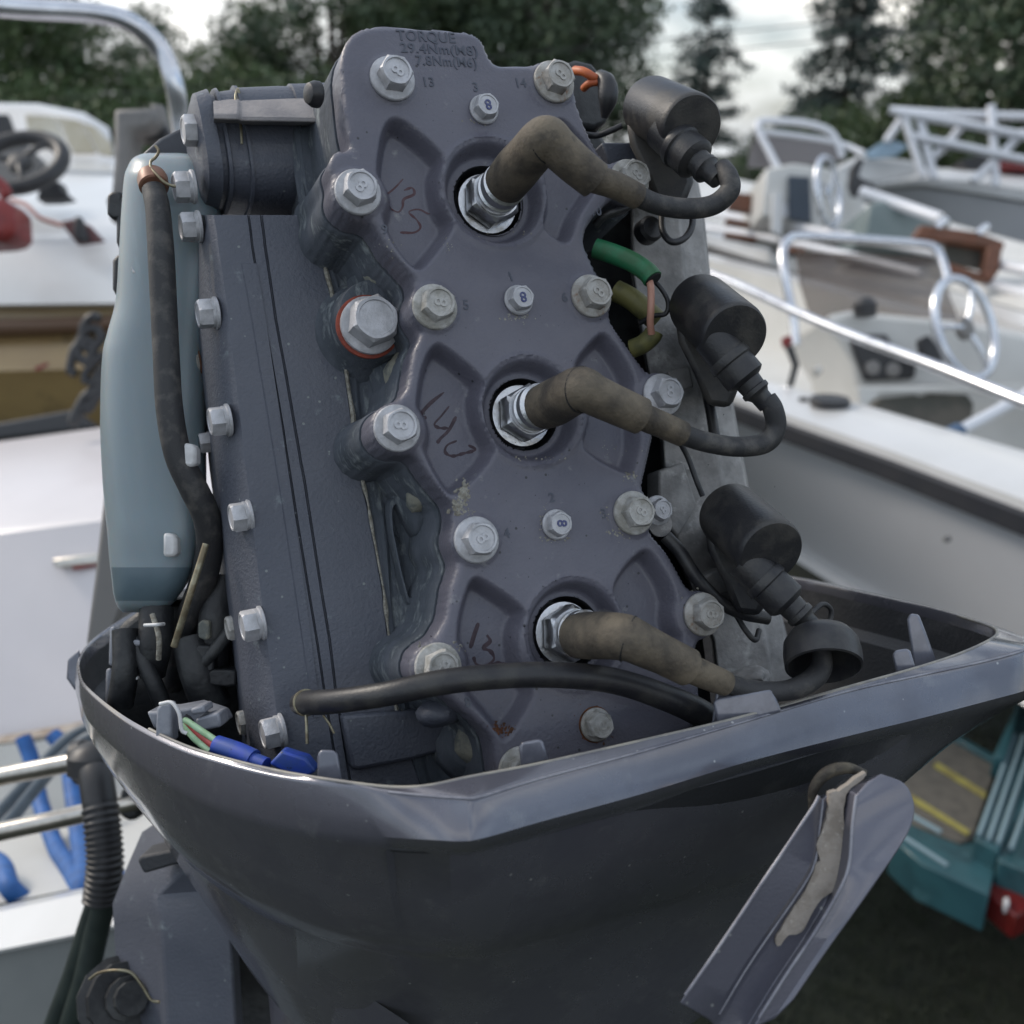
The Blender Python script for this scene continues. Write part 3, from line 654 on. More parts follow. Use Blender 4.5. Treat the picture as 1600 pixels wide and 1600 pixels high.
# ---------------------------------------------------------------- horizontal housing at the upper left (rounded, with flanges)
def housing_ring(px, top, bot, wc, b, n=28, e=3.2):
    cpy = (top+bot)/2; c_ = L(px, cpy, wc); a = abs((EMI @ L(px, top, wc)).y-(EMI @ L(px, bot, wc)).y)/2; R_ = []
    for k in range(n):
        q = 2*math.pi*k/n; cx, sx = math.cos(q), math.sin(q)
        R_.append(c_+VV*(a*math.copysign(abs(cx)**(2/e), cx))+WV*(b*math.copysign(abs(sx)**(2/e), sx)))
    return R_
ST = [(303, 188, 296, .017), (304, 178, 304, .021), (309, 166, 314, .0245), (327, 161, 318, .026), (329, 160, 320, .026), (330, 168, 316, .0235), (338, 166, 316, .0235), (339, 160, 322, .026), (344, 158, 324, .026), (346, 163, 322, .0245), (370, 159, 326, .0245), (371, 154, 331, .0265), (375, 154, 332, .0265), (376, 156, 330, .0250),
      (440, 153, 330, .025), (456, 153, 330, .025), (457, 151, 332, .027), (470, 151, 334, .027), (530, 148, 340, .027)]
hs = loft('thermostat_housing', [housing_ring(x, t_, b_, -.080, r_) for x, t_, b_, r_ in ST], PAINTB, motor, closed=True, cap=True, smooth=40)
prism('name_pad', [L(x, y, -.088) for x, y in ((316, 168), (322, 158), (366, 152), (366, 168))], -WV*.02, PAINTB, hs, bevel=.001)
DUSTY = mat('dusty_top_paint', (.26, .24, .235), .7, col2=(.18, .17, .175), scale=60, mixlo=.4, mixhi=.65, bump=.6, bscale=500)
loft('housing_top', [[L(x, y, w) for x, y, w in r] for r in (((336,154,-.066),(372,151,-.065),(376,153,-.066),(500,150,-.065)), ((333,159,-.053),(372,156,-.052),(376,158,-.053),(498,153,-.052)), ((334,178,-.0430),(372,178,-.0415),(376,182,-.0425),(497,184,-.0410)),
     ((334,186,-.0430),(372,187,-.0415),(376,189,-.0425),(497,191,-.0410)), ((334,192,-.0540),(372,193,-.0530),(376,195,-.0540),(497,197,-.0530)))], DUSTY, hs, smooth=30, bevel=.0006)
for x, y in ((318, 204), (304, 292)): bolt(me_side, x, y, -.066 if y < 250 else -.072, hs, rot=.5, axis=sax, scale=1.05)
tube('wire_clip', [L(370, 142, -.058), L(368, 152, -.055), L(371, 172, -.052), L(376, 195, -.052), L(378, 225, -.052)], .0006, BRASS, hs, seg=8, sub=4)
lathe('clip_eye', L(370, 146, -.058), UV, [(0, .0022), (.0008, .0024), (.0012, .0020)], BRASS, hs, seg=16)
# pitted strip between housing and head
prism('pitted_flange', [L(x, y, -.052) for x, y in ((458, 198), (486, 190), (520, 230), (560, 340), (540, 400), (505, 402), (484, 381), (488, 362), (479, 332), (466, 249))], -WV*.03, CORR, block, bevel=.002)
lathe('blanking_plug', L(512, 148, -.012)-UV*.004, (-UV+WV*.3).normalized(), [(0, .0052), (.002, .0052), (.0045, .004), (.0052, .002)], BLACK, motor, seg=24)
# flywheel cover (domed disc on the crankshaft) and its sloping front guard
fc = L(486, 292, -.165)
fw = lathe('flywheel_cover', fc, VV, [(-.014, .05), (-.012, .080), (.0, .084), (.010, .082), (.018, .076), (.026, .062), (.033, .044), (.035, .01)], mat('satin_dark_cover', (.05, .055, .065), .35, .3, col2=(.04, .042, .05), scale=40), motor, seg=72, smooth=50)
gd = [L(x, y, -.112) for x, y in ((214, 246), (250, 214), (322, 178), (330, 240), (322, 300), (240, 262))]
prism('cover_guard', gd, -WV*.02, mat('satin_dark_cover', (.05, .055, .065), .35), fw, bevel=.002)

# ---------------------------------------------------------------- oil reservoir with its hose
TD = .485
def trow(y, xl, xr, d=TD, hd=.026, n=72, e=3.0):
    c_ = P((xl+xr)/2, y, d); hw = (xr-xl)/2/1600*d; R_ = []
    dz = ray((xl+xr)/2, y).normalized()
    for k in range(n):
        q = 2*math.pi*k/n; cx, sx = math.cos(q), math.sin(q)
        R_.append(c_+RT*(hw*math.copysign(abs(cx)**(2/e), cx))-dz*(hd*math.copysign(abs(sx)**(2/e), sx)))
    return R_
TR = [(239, 232, 280, .008), (241, 220, 296, .014), (248, 207, 312, .020), (262, 199, 326, .024), (280, 194, 333, .026), (330, 190, 345, .027), (400, 186, 345, .028), (470, 181, 338, .028), (520, 168, 330, .028), (560, 160, 325, .028), (656, 157, 322, .028), (740, 160, 322, .028),
      (790, 164, 322, .028), (830, 168, 318, .028), (870, 171, 310, .027), (905, 175, 296, .026), (930, 178, 280, .023), (948, 184, 265, .018), (957, 192, 250, .010)]
A_ = cr([tuple(np.array([tuple(p) for p in trow(y, a, b, hd=h)]).reshape(-1)) for y, a, b, h in TR], 9).reshape(-1, 72, 3)
nr = A_.shape[0]; Vt = [Vector(p) for r in A_ for p in r]; Ft = grid_faces(nr, 72, True)
fi = [0]*len(Ft)
yrow = cr([(y, a) for y, a, b, h in TR], 9)[:, 0]
for f_i in range(len(Ft)):                                          # wall wetted by the oil, seen darker through the plastic
    r_, k_ = divmod(f_i, 72); q = 2*math.pi*(k_+.5)/72
    fi[f_i] = 1 if 885 < yrow[r_] < 938 and math.sin(q) > 0 and math.cos(q) > -.93 else 0
Ft.append(tuple(range(72))[::-1]); Ft.append(tuple((nr-1)*72+j for j in range(72))); fi += [0, 0]
tank = mk('oil_reservoir', Vt, Ft, TANK, motor, smooth=60, mats=[TANKD], fm=fi, label='pale blue translucent plastic reservoir on the left of the motor')
tb = [(240, 296), (247, 330), (252, 400), (256, 480), (260, 560), (265, 640), (278, 710), (302, 762), (322, 805), (328, 850), (318, 905), (296, 960), (278, 1020), (268, 1070)]
tdp = [.447, .443, .44, .44, .44, .44, .442, .446, .452, .46, .47, .48, .49, .5]
oh = tube('oil_hose', [P(x, y, d) for (x, y), d in zip(tb, tdp)], [r/1600*.445 for r in (18, 19, 20, 20, 20, 20.5, 21, 22, 22, 22, 22, 20, 20, 20)], CABLE, motor, seg=24, sub=5)
lathe('copper_ring', P(237, 274, .452), (P(243, 302, .446)-P(237, 274, .452)).normalized(), [(0, .0048), (.0006, .006), (.003, .0066), (.0075, .0064), (.008, .0056)], COPPER, oh, seg=32)
tube('spring_clip', [P(*a) for a in ((243, 228, .45), (248, 236, .449), (243, 246, .449), (236, 252, .448), (236, 262, .446), (246, 274, .443), (256, 284, .442), (268, 290, .442), (278, 290, .443), (288, 280, .445), (296, 274, .446), (300, 278, .447), (294, 286, .448))], .00065, BRASS, oh, seg=8, sub=6)
for x, y in ((293, 711), (263, 852)): prism('white_tab', [P(x+a, y+b, .438 if y < 800 else .455) for a, b in ((-9, -20), (9, -17), (13, -8), (13, 12), (8, 19), (-9, 18))], FW*.008, WTAB, tank, bevel=.0015)
bolt(me_side, 234, 428, 0, tank, axis=sax, depth=.47, scale=.95); lathe('rubber_mount', P(268, 418, .47), RT, [(0, .0065), (.002, .0072), (.008, .0072), (.0085, .0085), (.0095, .0085)], BLACK, tank, seg=28)
# dark plastic fittings behind the left edge of the reservoir
for x, y, a, b in ((186, 430, 12, 34), (192, 350, 12, 45), (178, 320, 12, 22)): prism('hose_fitting', [P(x+s*a, y+t_*b, .53) for s, t_ in ((-1, -.7), (-.4, -1), (1, -1), (1, 1), (-.4, 1), (-1, .6))], FW*.02, DARK, tank, bevel=.002)

# ---------------------------------------------------------------- right side: coil bracket, wires, sleeves
br = [[L(x, y, w) for x, w in zip(xs, (-.075, -.040, -.038, -.036, -.040, -.042, -.080))] for y, xs in (
  (225, (960, 962, 985, 1030, 1050, 1075, 1080)), (330, (985, 988, 1030, 1060, 1066, 1096, 1100)), (430, (985, 990, 1030, 1068, 1074, 1106, 1110)), (560, (1005, 1010, 1050, 1092, 1098, 1130, 1134)),
  (690, (1030, 1036, 1075, 1118, 1124, 1152, 1156)), (760, (1035, 1040, 1085, 1130, 1136, 1165, 1170)), (880, (1060, 1066, 1110, 1160, 1166, 1195, 1200)), (1000, (1110, 1116, 1150, 1196, 1202, 1226, 1232)), (1090, (1120, 1126, 1165, 1210, 1216, 1240, 1246)))]
brk = loft('coil_bracket', br, ALU, motor, smooth=30, bevel=.0008)
prism('bracket_tab', [L(x, y, -.030) for x, y in ((1030, 735), (1068, 722), (1090, 790), (1060, 840), (1030, 800))], -WV*.012, ALU, brk, bevel=.001)
prism('bracket_tab', [L(x, y, -.020) for x, y in ((1045, 580), (1078, 570), (1085, 605), (1050, 615))], -WV*.012, ALU, brk, bevel=.001)
prism('bracket_tab', [L(x, y, -.022) for x, y in ((1100, 900), (1130, 885), (1142, 925), (1112, 935))], -WV*.012, ALU, brk, bevel=.001)
prism('bracket_tab', [L(x, y, -.03) for x, y in ((940, 222), (1010, 222), (1010, 262), (955, 262))], -WV*.02, PAINTB, brk, bevel=.001)
lump('cast_stub', 1165, 1062, -.005, .010, .006, .012, ALU, brk, 31, .2)
lathe('rubber_plug', L(1008, 364, -.030), WV, [(0, .0062), (.006, .0062), (.0075, .0050)], BLACK, motor, seg=28)
bolt(me_big, 1026, 798, -.012, brk, scale=.72, rot=.4)
def wire(name, a, r, m, parent=motor, **k): return tube(name, [L(*q) for q in a], r, m, parent, seg=12, sub=6, **k)
gs = wire('green_sleeve', ((930, 388, -.012), (955, 396, -.008), (985, 408, -.003), (1010, 424, .002), (1020, 436, .004)), .0045, GREEN, label='green sleeve bundling wires beside the top cylinder')
lathe('sleeve_mouth', L(1021, 437, .004), (L(1020, 436, .004)-L(1010, 424, .002)).normalized(), [(-.0008, .0038), (.0003, .0038)], GASK, gs, seg=20)
wire('pink_wire', ((1012, 430, .001), (1017, 450, .005), (1017, 480, .005), (1016, 505, .002), (1018, 522, 0)), .0016, PINK)
wire('thin_black_wire', ((1018, 434, 0), (1034, 452, .002), (1044, 472, .002), (1040, 490, 0), (1020, 494, -.004), (1000, 505, -.01)), .0011, BLACK)
wire('yellow_sleeve', ((962, 454, -.016), (985, 466, -.012), (1005, 482, -.010), (1025, 500, -.010)), .0050, YEL)
wire('yellow_sleeve', ((988, 545, -.012), (1004, 538, -.008), (1018, 526, -.004), (1022, 518, -.003)), .0042, YEL)
wire('ground_wire', ((1040, 838, -.008), (1062, 862, -.006), (1090, 905, -.004), (1125, 940, -.004), (1160, 958, -.003), (1200, 966, -.002)), .0030, BLACK)
lathe('ring_terminal', L(1030, 818, -.012), WV, [(0, .006), (.001, .006)], ALU, motor, seg=20)
wire('thin_black_wire', ((1062, 690, -.01), (1075, 715, -.012), (1088, 750, -.012), (1098, 775, -.012)), .0013, BLACK)
wire('thin_black_wire', ((1104, 610, -.018), (1110, 640, -.014), (1116, 676, -.01), (1120, 700, -.01)), .0025, BLACK)
wire('thin_black_wire', ((1034, 335, -.02), (1036, 362, -.015), (1050, 378, -.012), (1070, 372, -.012), (1082, 350, -.014), (1080, 320, -.02)), .0016, BLACK)
wire('thin_black_wire', ((905, 208, -.02), (930, 212, -.02), (950, 206, -.016), (972, 196, -.012)), .0014, BLACK)
wire('thin_black_wire', ((930, 352, -.012), (944, 338, -.008), (962, 330, -.006), (985, 322, -.006)), .0018, BLACK)
wire('thin_black_wire', ((1150, 960, -.01), (1165, 985, -.008), (1180, 1000, -.008), (1186, 985, -.012)), .0013, CABLE)
tube('wire_loop', [P(*a) for a in ((1268, 958, .42), (1285, 944, .425), (1298, 952, .43), (1296, 970, .43), (1280, 975, .425))], .0011, CABLE, motor, seg=8)
# kill-switch block with orange wires behind the top right corner
kb = prism('wire_terminal_block', [L(x, y, -.045) for x, y in ((878, 100), (900, 92), (925, 98), (945, 120), (955, 150), (950, 190), (930, 200), (905, 195), (890, 150))], -WV*.02, DARK, motor, bevel=.002)
wire('orange_wire', ((898, 110, -.036), (912, 112, -.030), (926, 120, -.028), (938, 126, -.030)), .0021, ORANGE, kb)
wire('orange_wire', ((912, 138, -.036), (922, 130, -.030), (938, 128, -.028)), .0018, ORANGE, kb)
wire('black_lug', ((936, 118, -.03), (948, 130, -.026), (950, 155, -.026), (944, 185, -.03)), [.003, .0045, .0045, .0015], BLACK, kb)

# ---------------------------------------------------------------- clutter inside the left of the cowling
wire2 = lambda name, a, r, m, parent=motor: tube(name, [P(*q) for q in a], r, m, parent, seg=12, sub=6)
prism('bilge_casting', [P(x, y, .50) for x, y in ((170, 1180), (180, 980), (240, 935), (420, 930), (470, 1200))], FW*.05, DARK, motor, bevel=.004)
for k, (x0, y0, x1, y1, r, m, d) in enumerate(((196, 985, 188, 1100, .006, DARK, .47), (245, 950, 232, 1050, .008, DARK, .475), (322, 850, 272, 1010, .0015, BRASS, .44), (238, 960, 248, 1030, .0012, CRUST, .455), (226, 977, 256, 975, .0008, WTAB, .455),
        (350, 900, 330, 1060, .008, DARK, .48), (300, 1000, 330, 1100, .009, DARK, .475), (210, 1000, 262, 1120, .004, DARK, .47), (360, 985, 300, 1060, .003, DARK, .47))):
    wire2('control_cable', ((x0, y0, d), ((x0+x1)/2+random.uniform(-6, 6), (y0+y1)/2, d-.004), (x1, y1, d)), r, m)
for x, y, a, b, m in ((212, 1005, 14, 5, CLIPG), (318, 1030, 16, 22, DARK), (318, 985, 9, 16, SAND), (345, 1060, 24, 14, DARK), (206, 1060, 9, 3, WTAB)):
    prism('small_fitting', [P(x+s*a, y+t_*b, .465) for s, t_ in ((-1, -.6), (-.5, -1), (1, -.9), (1, .8), (.3, 1), (-1, .7))], FW*.012, m, motor, bevel=.001)
ch = prism('connector_holder', [P(x, y, .425) for x, y in ((228, 1112), (262, 1112), (300, 1105), (340, 1118), (348, 1134), (300, 1146), (240, 1140))], FW*.018, CLIPG, motor, bevel=.0012)
prism('holder_finger', [P(x, y, .412) for x, y in ((244, 1108), (252, 1099), (266, 1100), (270, 1160), (242, 1160))], FW*.008, CLIPG, ch, bevel=.001)
prism('holder_block', [P(x, y, .415) for x, y in ((304, 1124), (342, 1113), (346, 1136), (310, 1144))], FW*.012, CLIPG, ch, bevel=.001)
prism('holder_block', [P(x, y, .415) for x, y in ((296, 1108), (318, 1102), (322, 1114), (300, 1118))], FW*.012, CLIPG, ch, bevel=.001)
wire2('wire_tie', ((250, 1100, .408), (268, 1098, .406), (280, 1115, .404), (284, 1140, .404), (292, 1146, .404)), .0008, WTAB, ch)
lathe('rubber_bush', P(286, 1122, .41), (RT-UP*.8).normalized(), [(0, .0022), (.002, .0024), (.004, .002)], BLACK, ch, seg=16)
wire2('pale_green_wire', ((288, 1124, .409), (312, 1140, .405), (345, 1162, .400)), .0013, LGREEN)
wire2('pale_green_wire', ((286, 1130, .409), (302, 1152, .405), (328, 1175, .400)), .0013, LGREEN)
wire2('red_wire', ((292, 1128, .409), (315, 1150, .405), (340, 1170, .400)), .0016, REDW)
bc = tube('blue_connector', [P(338, 1164, .399), P(372, 1177, .395), (P(396, 1188, .392))], [.0038, .0042, .0042], BLUEC, motor, seg=20, sub=2)
tube('connector_end', [P(392, 1187, .392), P(416, 1196, .389)], [.0032, .0030], BLUEC, bc, seg=16, sub=1)
prism('blue_connector', [P(x, y, .383) for x, y in ((420, 1194), (440, 1173), (478, 1185), (494, 1205), (480, 1215), (440, 1206))], FW*.008, BLUEC, motor, bevel=.001)

# ---------------------------------------------------------------- bottom cowling (the pan)
# station: inner rim, outer rim edge, bottom of band, tuck, knuckle, low     (px, py, depth)
S = [
 ((330,905,.66),(328,903,.662),(326,925,.66),(330,930,.655),(350,1000,.64),(420,1200,.62)),
 ((250,938,.635),(247,935,.637),(240,960,.635),(244,965,.63),(250,1060,.62),(340,1250,.60)),
 ((194,970,.60),(190,966,.602),(178,1000,.60),(182,1004,.597),(200,1110,.59),(300,1300,.585)),
 ((147,1003,.565),(142,1000,.567),(128,1040,.565),(130,1048,.562),(160,1130,.56),(300,1340,.565)),
 ((128,1028,.535),(122,1027,.537),(117,1065,.533),(120,1074,.53),(150,1150,.53),(310,1380,.545)),
 ((127,1050,.505),(121,1052,.506),(122,1095,.502),(126,1104,.50),(165,1180,.50),(330,1420,.52)),
 ((140,1074,.478),(134,1078,.478),(140,1128,.474),(145,1136,.472),(205,1240,.475),(360,1470,.50)),
 ((196,1118,.435),(190,1124,.434),(200,1185,.430),(206,1192,.429),(290,1345,.44),(400,1530,.475)),
 ((272,1158,.405),(267,1165,.403),(290,1240,.398),(295,1247,.398),(390,1420,.415),(450,1590,.45)),
 ((341,1182,.386),(337,1189,.384),(370,1272,.378),(374,1280,.379),(470,1455,.398),(510,1640,.435)),
 ((440,1206,.368),(438,1213,.365),(480,1303,.360),(482,1312,.363),(560,1478,.385),(590,1680,.42)),
 ((540,1222,.353),(560,1230,.350),(600,1318,.345),(602,1328,.3495),(640,1490,.378),(660,1700,.41)),
 ((610,1230,.349),(650,1240,.343),(680,1324,.3365),(682,1334,.344),(690,1494,.374),(710,1700,.405)),
 ((668,1228,.346),(718,1245,.339),(720,1327,.334),(722,1336,.344),(735,1492,.373),(760,1700,.402)),
 ((735,1214,.349),(752,1244,.340),(756,1322,.335),(758,1330,.346),(780,1482,.375),(810,1690,.404)),
 ((840,1194,.3585),(840,1217,.352),(846,1296,.347),(848,1306,.358),(860,1460,.383),(880,1670,.41)),
 ((1000,1158,.3785),(1000,1174,.374),(1006,1251,.369),(1008,1262,.38),(1010,1420,.40),(1000,1640,.425)),
 ((1160,1120,.3965),(1160,1127,.394),(1165,1202,.389),(1166,1214,.40),(1150,1378,.415),(1080,1600,.44)),
 ((1320,1075,.4170),(1320,1080,.415),(1326,1160,.410),(1326,1172,.42),(1290,1320,.43),(1150,1540,.455)),
 ((1420,1047,.4315),(1430,1056,.429),(1440,1132,.424),(1440,1142,.433),(1380,1255,.442),(1200,1500,.465)),
 ((1490,1025,.4480),(1540,1032,.445),(1545,1104,.440),(1542,1112,.449),(1430,1200,.455),(1230,1480,.475)),
 ((1543,1002,.4610),(1604,1014,.456),(1610,1085,.452),(1600,1094,.462),(1460,1160,.468),(1250,1470,.485)),
 ((1558,988,.484),(1612,1002,.475),(1618,1070,.472),(1600,1085,.480),(1470,1150,.48),(1260,1470,.50)),
 ((1540,976,.50),(1570,982,.51),(1576,1040,.51),(1530,1060,.505),(1470,1130,.50),(1270,1470,.52)),
 ((1460,952,.535),(1466,950,.545),(1472,1010,.545),(1450,1040,.54),(1400,1120,.53),(1250,1450,.54)),
 ((1336,924,.58),(1338,920,.59),(1340,980,.59),(1330,1010,.58),(1300,1100,.57),(1200,1400,.57)),
 ((1240,904,.62),(1240,900,.63),(1240,960,.63),(1230,990,.62),(1200,1080,.61),(1120,1380,.60)),
 ((1100,890,.66),(1100,886,.67),(1100,940,.67),(1090,970,.66),(1060,1060,.65),(1000,1350,.63)),
]
SD = cr([tuple(np.array([tuple(P(*q)) for q in s]).reshape(-1)) for s in S], 8).reshape(-1, 6, 3)
rows = []; cen0 = sum((Vector(x[0]) for x in SD), Vector())/len(SD)
for k_, r in enumerate(SD):
    In, Ou, B, T, K, Lo = [Vector(x) for x in r]
    e1 = (Ou-B).normalized(); e2 = (In-Ou); l2 = e2.length; e2n = e2.normalized() if l2 > 1e-6 else Vector((0, 0, 0))
    rr = min(.0022, l2*.35)
    inn = In-VV*.004; dn = -VV
    wi = (cen0-Ou)-VV*(cen0-Ou).dot(VV); wi.normalize()
    T = T+(T-CAM).normalized()*(.006 if k_ > 88 else 0)
    q_ = max(0.0, min(1.0, (k_-48)/40)); K = K+(K-CAM).normalized()*(.022*q_); Lo = Lo+(Lo-CAM).normalized()*(.02+.07*q_)
    rows.append([K*.85+Lo*.15+wi*.008, T*.35+K*.65+wi*.005, In+dn*.026+wi*.008, In+dn*.022+wi*.001, In+dn*.006, In+dn*.0015, In+(-wi)*.0006,
                 Ou+e2n*rr, Ou+e2n*rr*.55-e1*rr*.12, Ou+e2n*rr*.25-e1*rr*.32, Ou+e2n*rr*.06-e1*rr*.65, Ou-e1*rr*1.05, Ou*.5+B*.5+(-wi)*.0006, B+e1*.0025, B+(T-B)*.35, T, T*.6+K*.4+(-wi)*.003, T*.25+K*.75+(-wi)*.003, K, K*.92+Lo*.08+wi*.006, K*.5+Lo*.5, Lo])
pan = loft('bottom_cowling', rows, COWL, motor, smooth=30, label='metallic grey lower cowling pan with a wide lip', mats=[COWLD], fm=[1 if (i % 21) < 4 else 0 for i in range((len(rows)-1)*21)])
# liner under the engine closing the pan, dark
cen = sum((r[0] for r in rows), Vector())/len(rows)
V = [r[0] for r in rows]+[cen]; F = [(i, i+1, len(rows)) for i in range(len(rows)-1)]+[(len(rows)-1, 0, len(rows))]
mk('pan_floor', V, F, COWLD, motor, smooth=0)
LUG = mat('lug_grey_paint', (.17, .175, .21), .35, .2, col2=(.13, .135, .165), scale=90, coat=.5)
def tab(pts_, d, th, name='locating_tab', m=LUG):
    return prism(name, [P(x, y, d) for x, y in pts_], ray(*pts_[0]).normalized()*th, m, pan, bevel=.0012, seg=3)
tab(((496, 1222), (496, 1178), (502, 1171), (522, 1172), (528, 1178), (536, 1228)), .366, .010)
tab(((814, 1200), (811, 1166), (815, 1159), (844, 1154), (849, 1158), (858, 1190)), .376, .010)
tab(((1122, 1136), (1114, 1098), (1119, 1091), (1204, 1076), (1209, 1080), (1222, 1112)), .3985, .006)
tab(((1108, 1160), (1118, 1085), (1126, 1064), (1150, 1062), (1176, 1072), (1200, 1090), (1200, 1140)), .407, .008)
tab(((1402, 1062), (1394, 1022), (1399, 1016), (1418, 1013), (1423, 1018), (1434, 1052)), .436, .008)
tab(((1428, 1050), (1417, 968), (1422, 958), (1436, 960), (1446, 985), (1462, 1030), (1462, 1050)), .455, .006)
for x, y, h in ((172, 1085, 40), (178, 1010, 30)): tab(((x-8, y+h), (x-6, y-h), (x+3, y-h-2), (x+10, y+h)), .50, .006, m=CLIPG)
# latch hook on the far left
tab(((118, 1080), (104, 1060), (106, 1030), (124, 1014), (130, 1060)), .54, .01)
# worn pale edge round the opening; painted highlight line along the outer rim
we = [In_ for In_ in [Vector(r[0]) for r in SD][60:190]]
EDGEM = mat('worn_glint_paint', (.27, .27, .30), .35, .3, col2=(.16, .16, .19), scale=70, mixlo=.4, mixhi=.6)  # pale grey standing in for edge highlights, and wear on the lever
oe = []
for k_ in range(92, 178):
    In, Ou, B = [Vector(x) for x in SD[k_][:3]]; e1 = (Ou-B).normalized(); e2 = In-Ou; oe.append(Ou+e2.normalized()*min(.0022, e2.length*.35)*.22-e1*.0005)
tube('worn_glint_edge', oe[::2], .00055, EDGEM, pan, seg=8, sub=2)
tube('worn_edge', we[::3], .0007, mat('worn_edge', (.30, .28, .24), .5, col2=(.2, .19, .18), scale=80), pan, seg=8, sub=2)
# ---------------------------------------------------------------- tilt support lever
def LV3(y_, xs, ds): return [P(x, y_[i] if hasattr(y_, '__len__') else y_, d) for i, (x, d) in enumerate(zip(xs, ds))]
lev_rows = [   # left ridge, crest, channel edge, channel floor a, floor b, ridge 3, outer face a, outer edge, back
 ((1279,1244,.350),(1283,1246,.348),(1286,1248,.353),(1300,1236,.358),(1322,1232,.357),(1338,1243,.345),(1358,1222,.345),(1376,1209,.347),(1378,1208,.365)),
 ((1272,1258,.349),(1280,1262,.347),(1284,1266,.353),(1298,1262,.358),(1318,1262,.357),(1335,1262,.344),(1372,1240,.344),(1412,1224,.347),(1413,1224,.365)),
 ((1252,1288,.348),(1274,1296,.346),(1280,1298,.352),(1292,1300,.357),(1312,1300,.356),(1331,1296,.343),(1378,1272,.343),(1427,1252,.346),(1428,1252,.365)),
 ((1224,1330,.346),(1268,1345,.344),(1273,1348,.350),(1284,1350,.355),(1306,1352,.354),(1327,1348,.341),(1378,1320,.341),(1426,1282,.345),(1427,1282,.364)),
 ((1190,1380,.344),(1248,1383,.342),(1252,1388,.348),(1262,1392,.353),(1296,1398,.352),(1314,1386,.339),(1350,1372,.339),(1408,1320,.343),(1410,1320,.362)),
 ((1150,1440,.342),(1205,1445,.340),(1209,1450,.346),(1218,1456,.351),(1260,1462,.350),(1276,1452,.337),(1310,1440,.337),(1352,1402,.341),(1354,1402,.360)),
 ((1105,1506,.340),(1158,1515,.338),(1162,1520,.344),(1170,1526,.349),(1212,1534,.348),(1228,1524,.335),(1262,1512,.335),(1296,1480,.339),(1298,1480,.358)),
 ((1062,1567,.338),(1110,1594,.336),(1114,1600,.342),(1122,1608,.347),(1160,1618,.346),(1176,1606,.333),(1210,1590,.333),(1240,1562,.337),(1242,1562,.356)),
 ((1020,1630,.336),(1060,1665,.334),(1064,1670,.340),(1072,1680,.345),(1110,1690,.344),(1126,1680,.331),(1160,1664,.331),(1190,1634,.335),(1192,1634,.354))]
lev_rows = [tuple((x, y, (r[1][2]+(.0036 if k == 2 else .0046)) if k in (2, 3, 4) else (d-.006 if k == 0 else (r[5][2]+.0012 if k in (6, 7) else d))) for k, (x, y, d) in enumerate(r)) for r in lev_rows]
A_ = cr([tuple(np.array([tuple(P(*q)) for q in r]).reshape(-1)) for r in lev_rows], 5).reshape(-1, 9, 3)
rows = [[Vector(r[0])+(Vector(r[0])-CAM).normalized()*.045]+[Vector(p) for p in r[:-1]]+[Vector(r[-2])+(Vector(r[-2])-CAM).normalized()*.045] for r in A_]
rows = rows[:36]
lever = loft('tilt_lever', rows, mat('lever_paint', (.115, .115, .145), .3, .3, col2=(.095, .096, .122), scale=30, bump=.25, bscale=900, coat=.7, rough2=.45, specks=(.3, .3, .3)), motor, smooth=35, cap=True, bevel=.0012, label='grey tilt lever with paint worn off its channel')
for c_, r_ in ((1, .0006), (3, .0005), (6, .0006)): tube('worn_glint_edge', [r[c_]-(r[c_]-CAM).normalized()*.0002 for r in rows[::2]], r_, EDGEM, lever, seg=8, sub=2)  # pale ridge lines: worn paint plus highlights put into the colour
hb = P(1352, 1268, .356); lathe('lever_hub', hb, (hb-CAM).normalized(), [(0, .0125), (.07, .0135)], COWLD, lever, seg=32)
# worn bare patch in the channel: ragged thin flake left where paint is gone
wp = [(1296,1240),(1312,1236),(1330,1222),(1350,1208),(1352,1214),(1336,1226),(1326,1236),(1318,1262),(1320,1300),(1318,1352),(1316,1368),(1300,1392),(1278,1412),(1262,1440),(1248,1460),(1232,1462),(1218,1478),(1212,1474),(1214,1462),(1234,1428),(1258,1392),(1276,1350),(1282,1345),(1276,1320),(1288,1290),(1294,1262)]
def lev_depth(x, y):
    return .3515-.0135*max(0, min(1, (y-1246)/420))
WC = cr(wp, 3, True); bmW = []
rgd = random.Random(3)
top_ = [P(x+rgd.uniform(-1.2, 1.2), y+rgd.uniform(-1.2, 1.2), lev_depth(x, y)-.0016) for x, y in WC]
mk('bare_patch', *prism_geo(top_, [p+FW*.003 for p in top_]), mat('bare_primer', (.33, .29, .25), .8, col2=(.25, .215, .18), scale=130, bump=.8, bscale=500, col3=(.42, .38, .33), s3=300), lever, smooth=0)
tube('lever_pivot', [P(1268, 1262, .362), P(1272, 1232, .360), (P(1292, 1208, .358)), P(1322, 1200, .357), P(1352, 1208, .358)], [.0012, .0018, .0022, .0020, .0012], mat('grimy_pivot', (.035, .03, .024), .7, col2=(.09, .078, .055), scale=150, bump=.8, bscale=500), lever, seg=14)

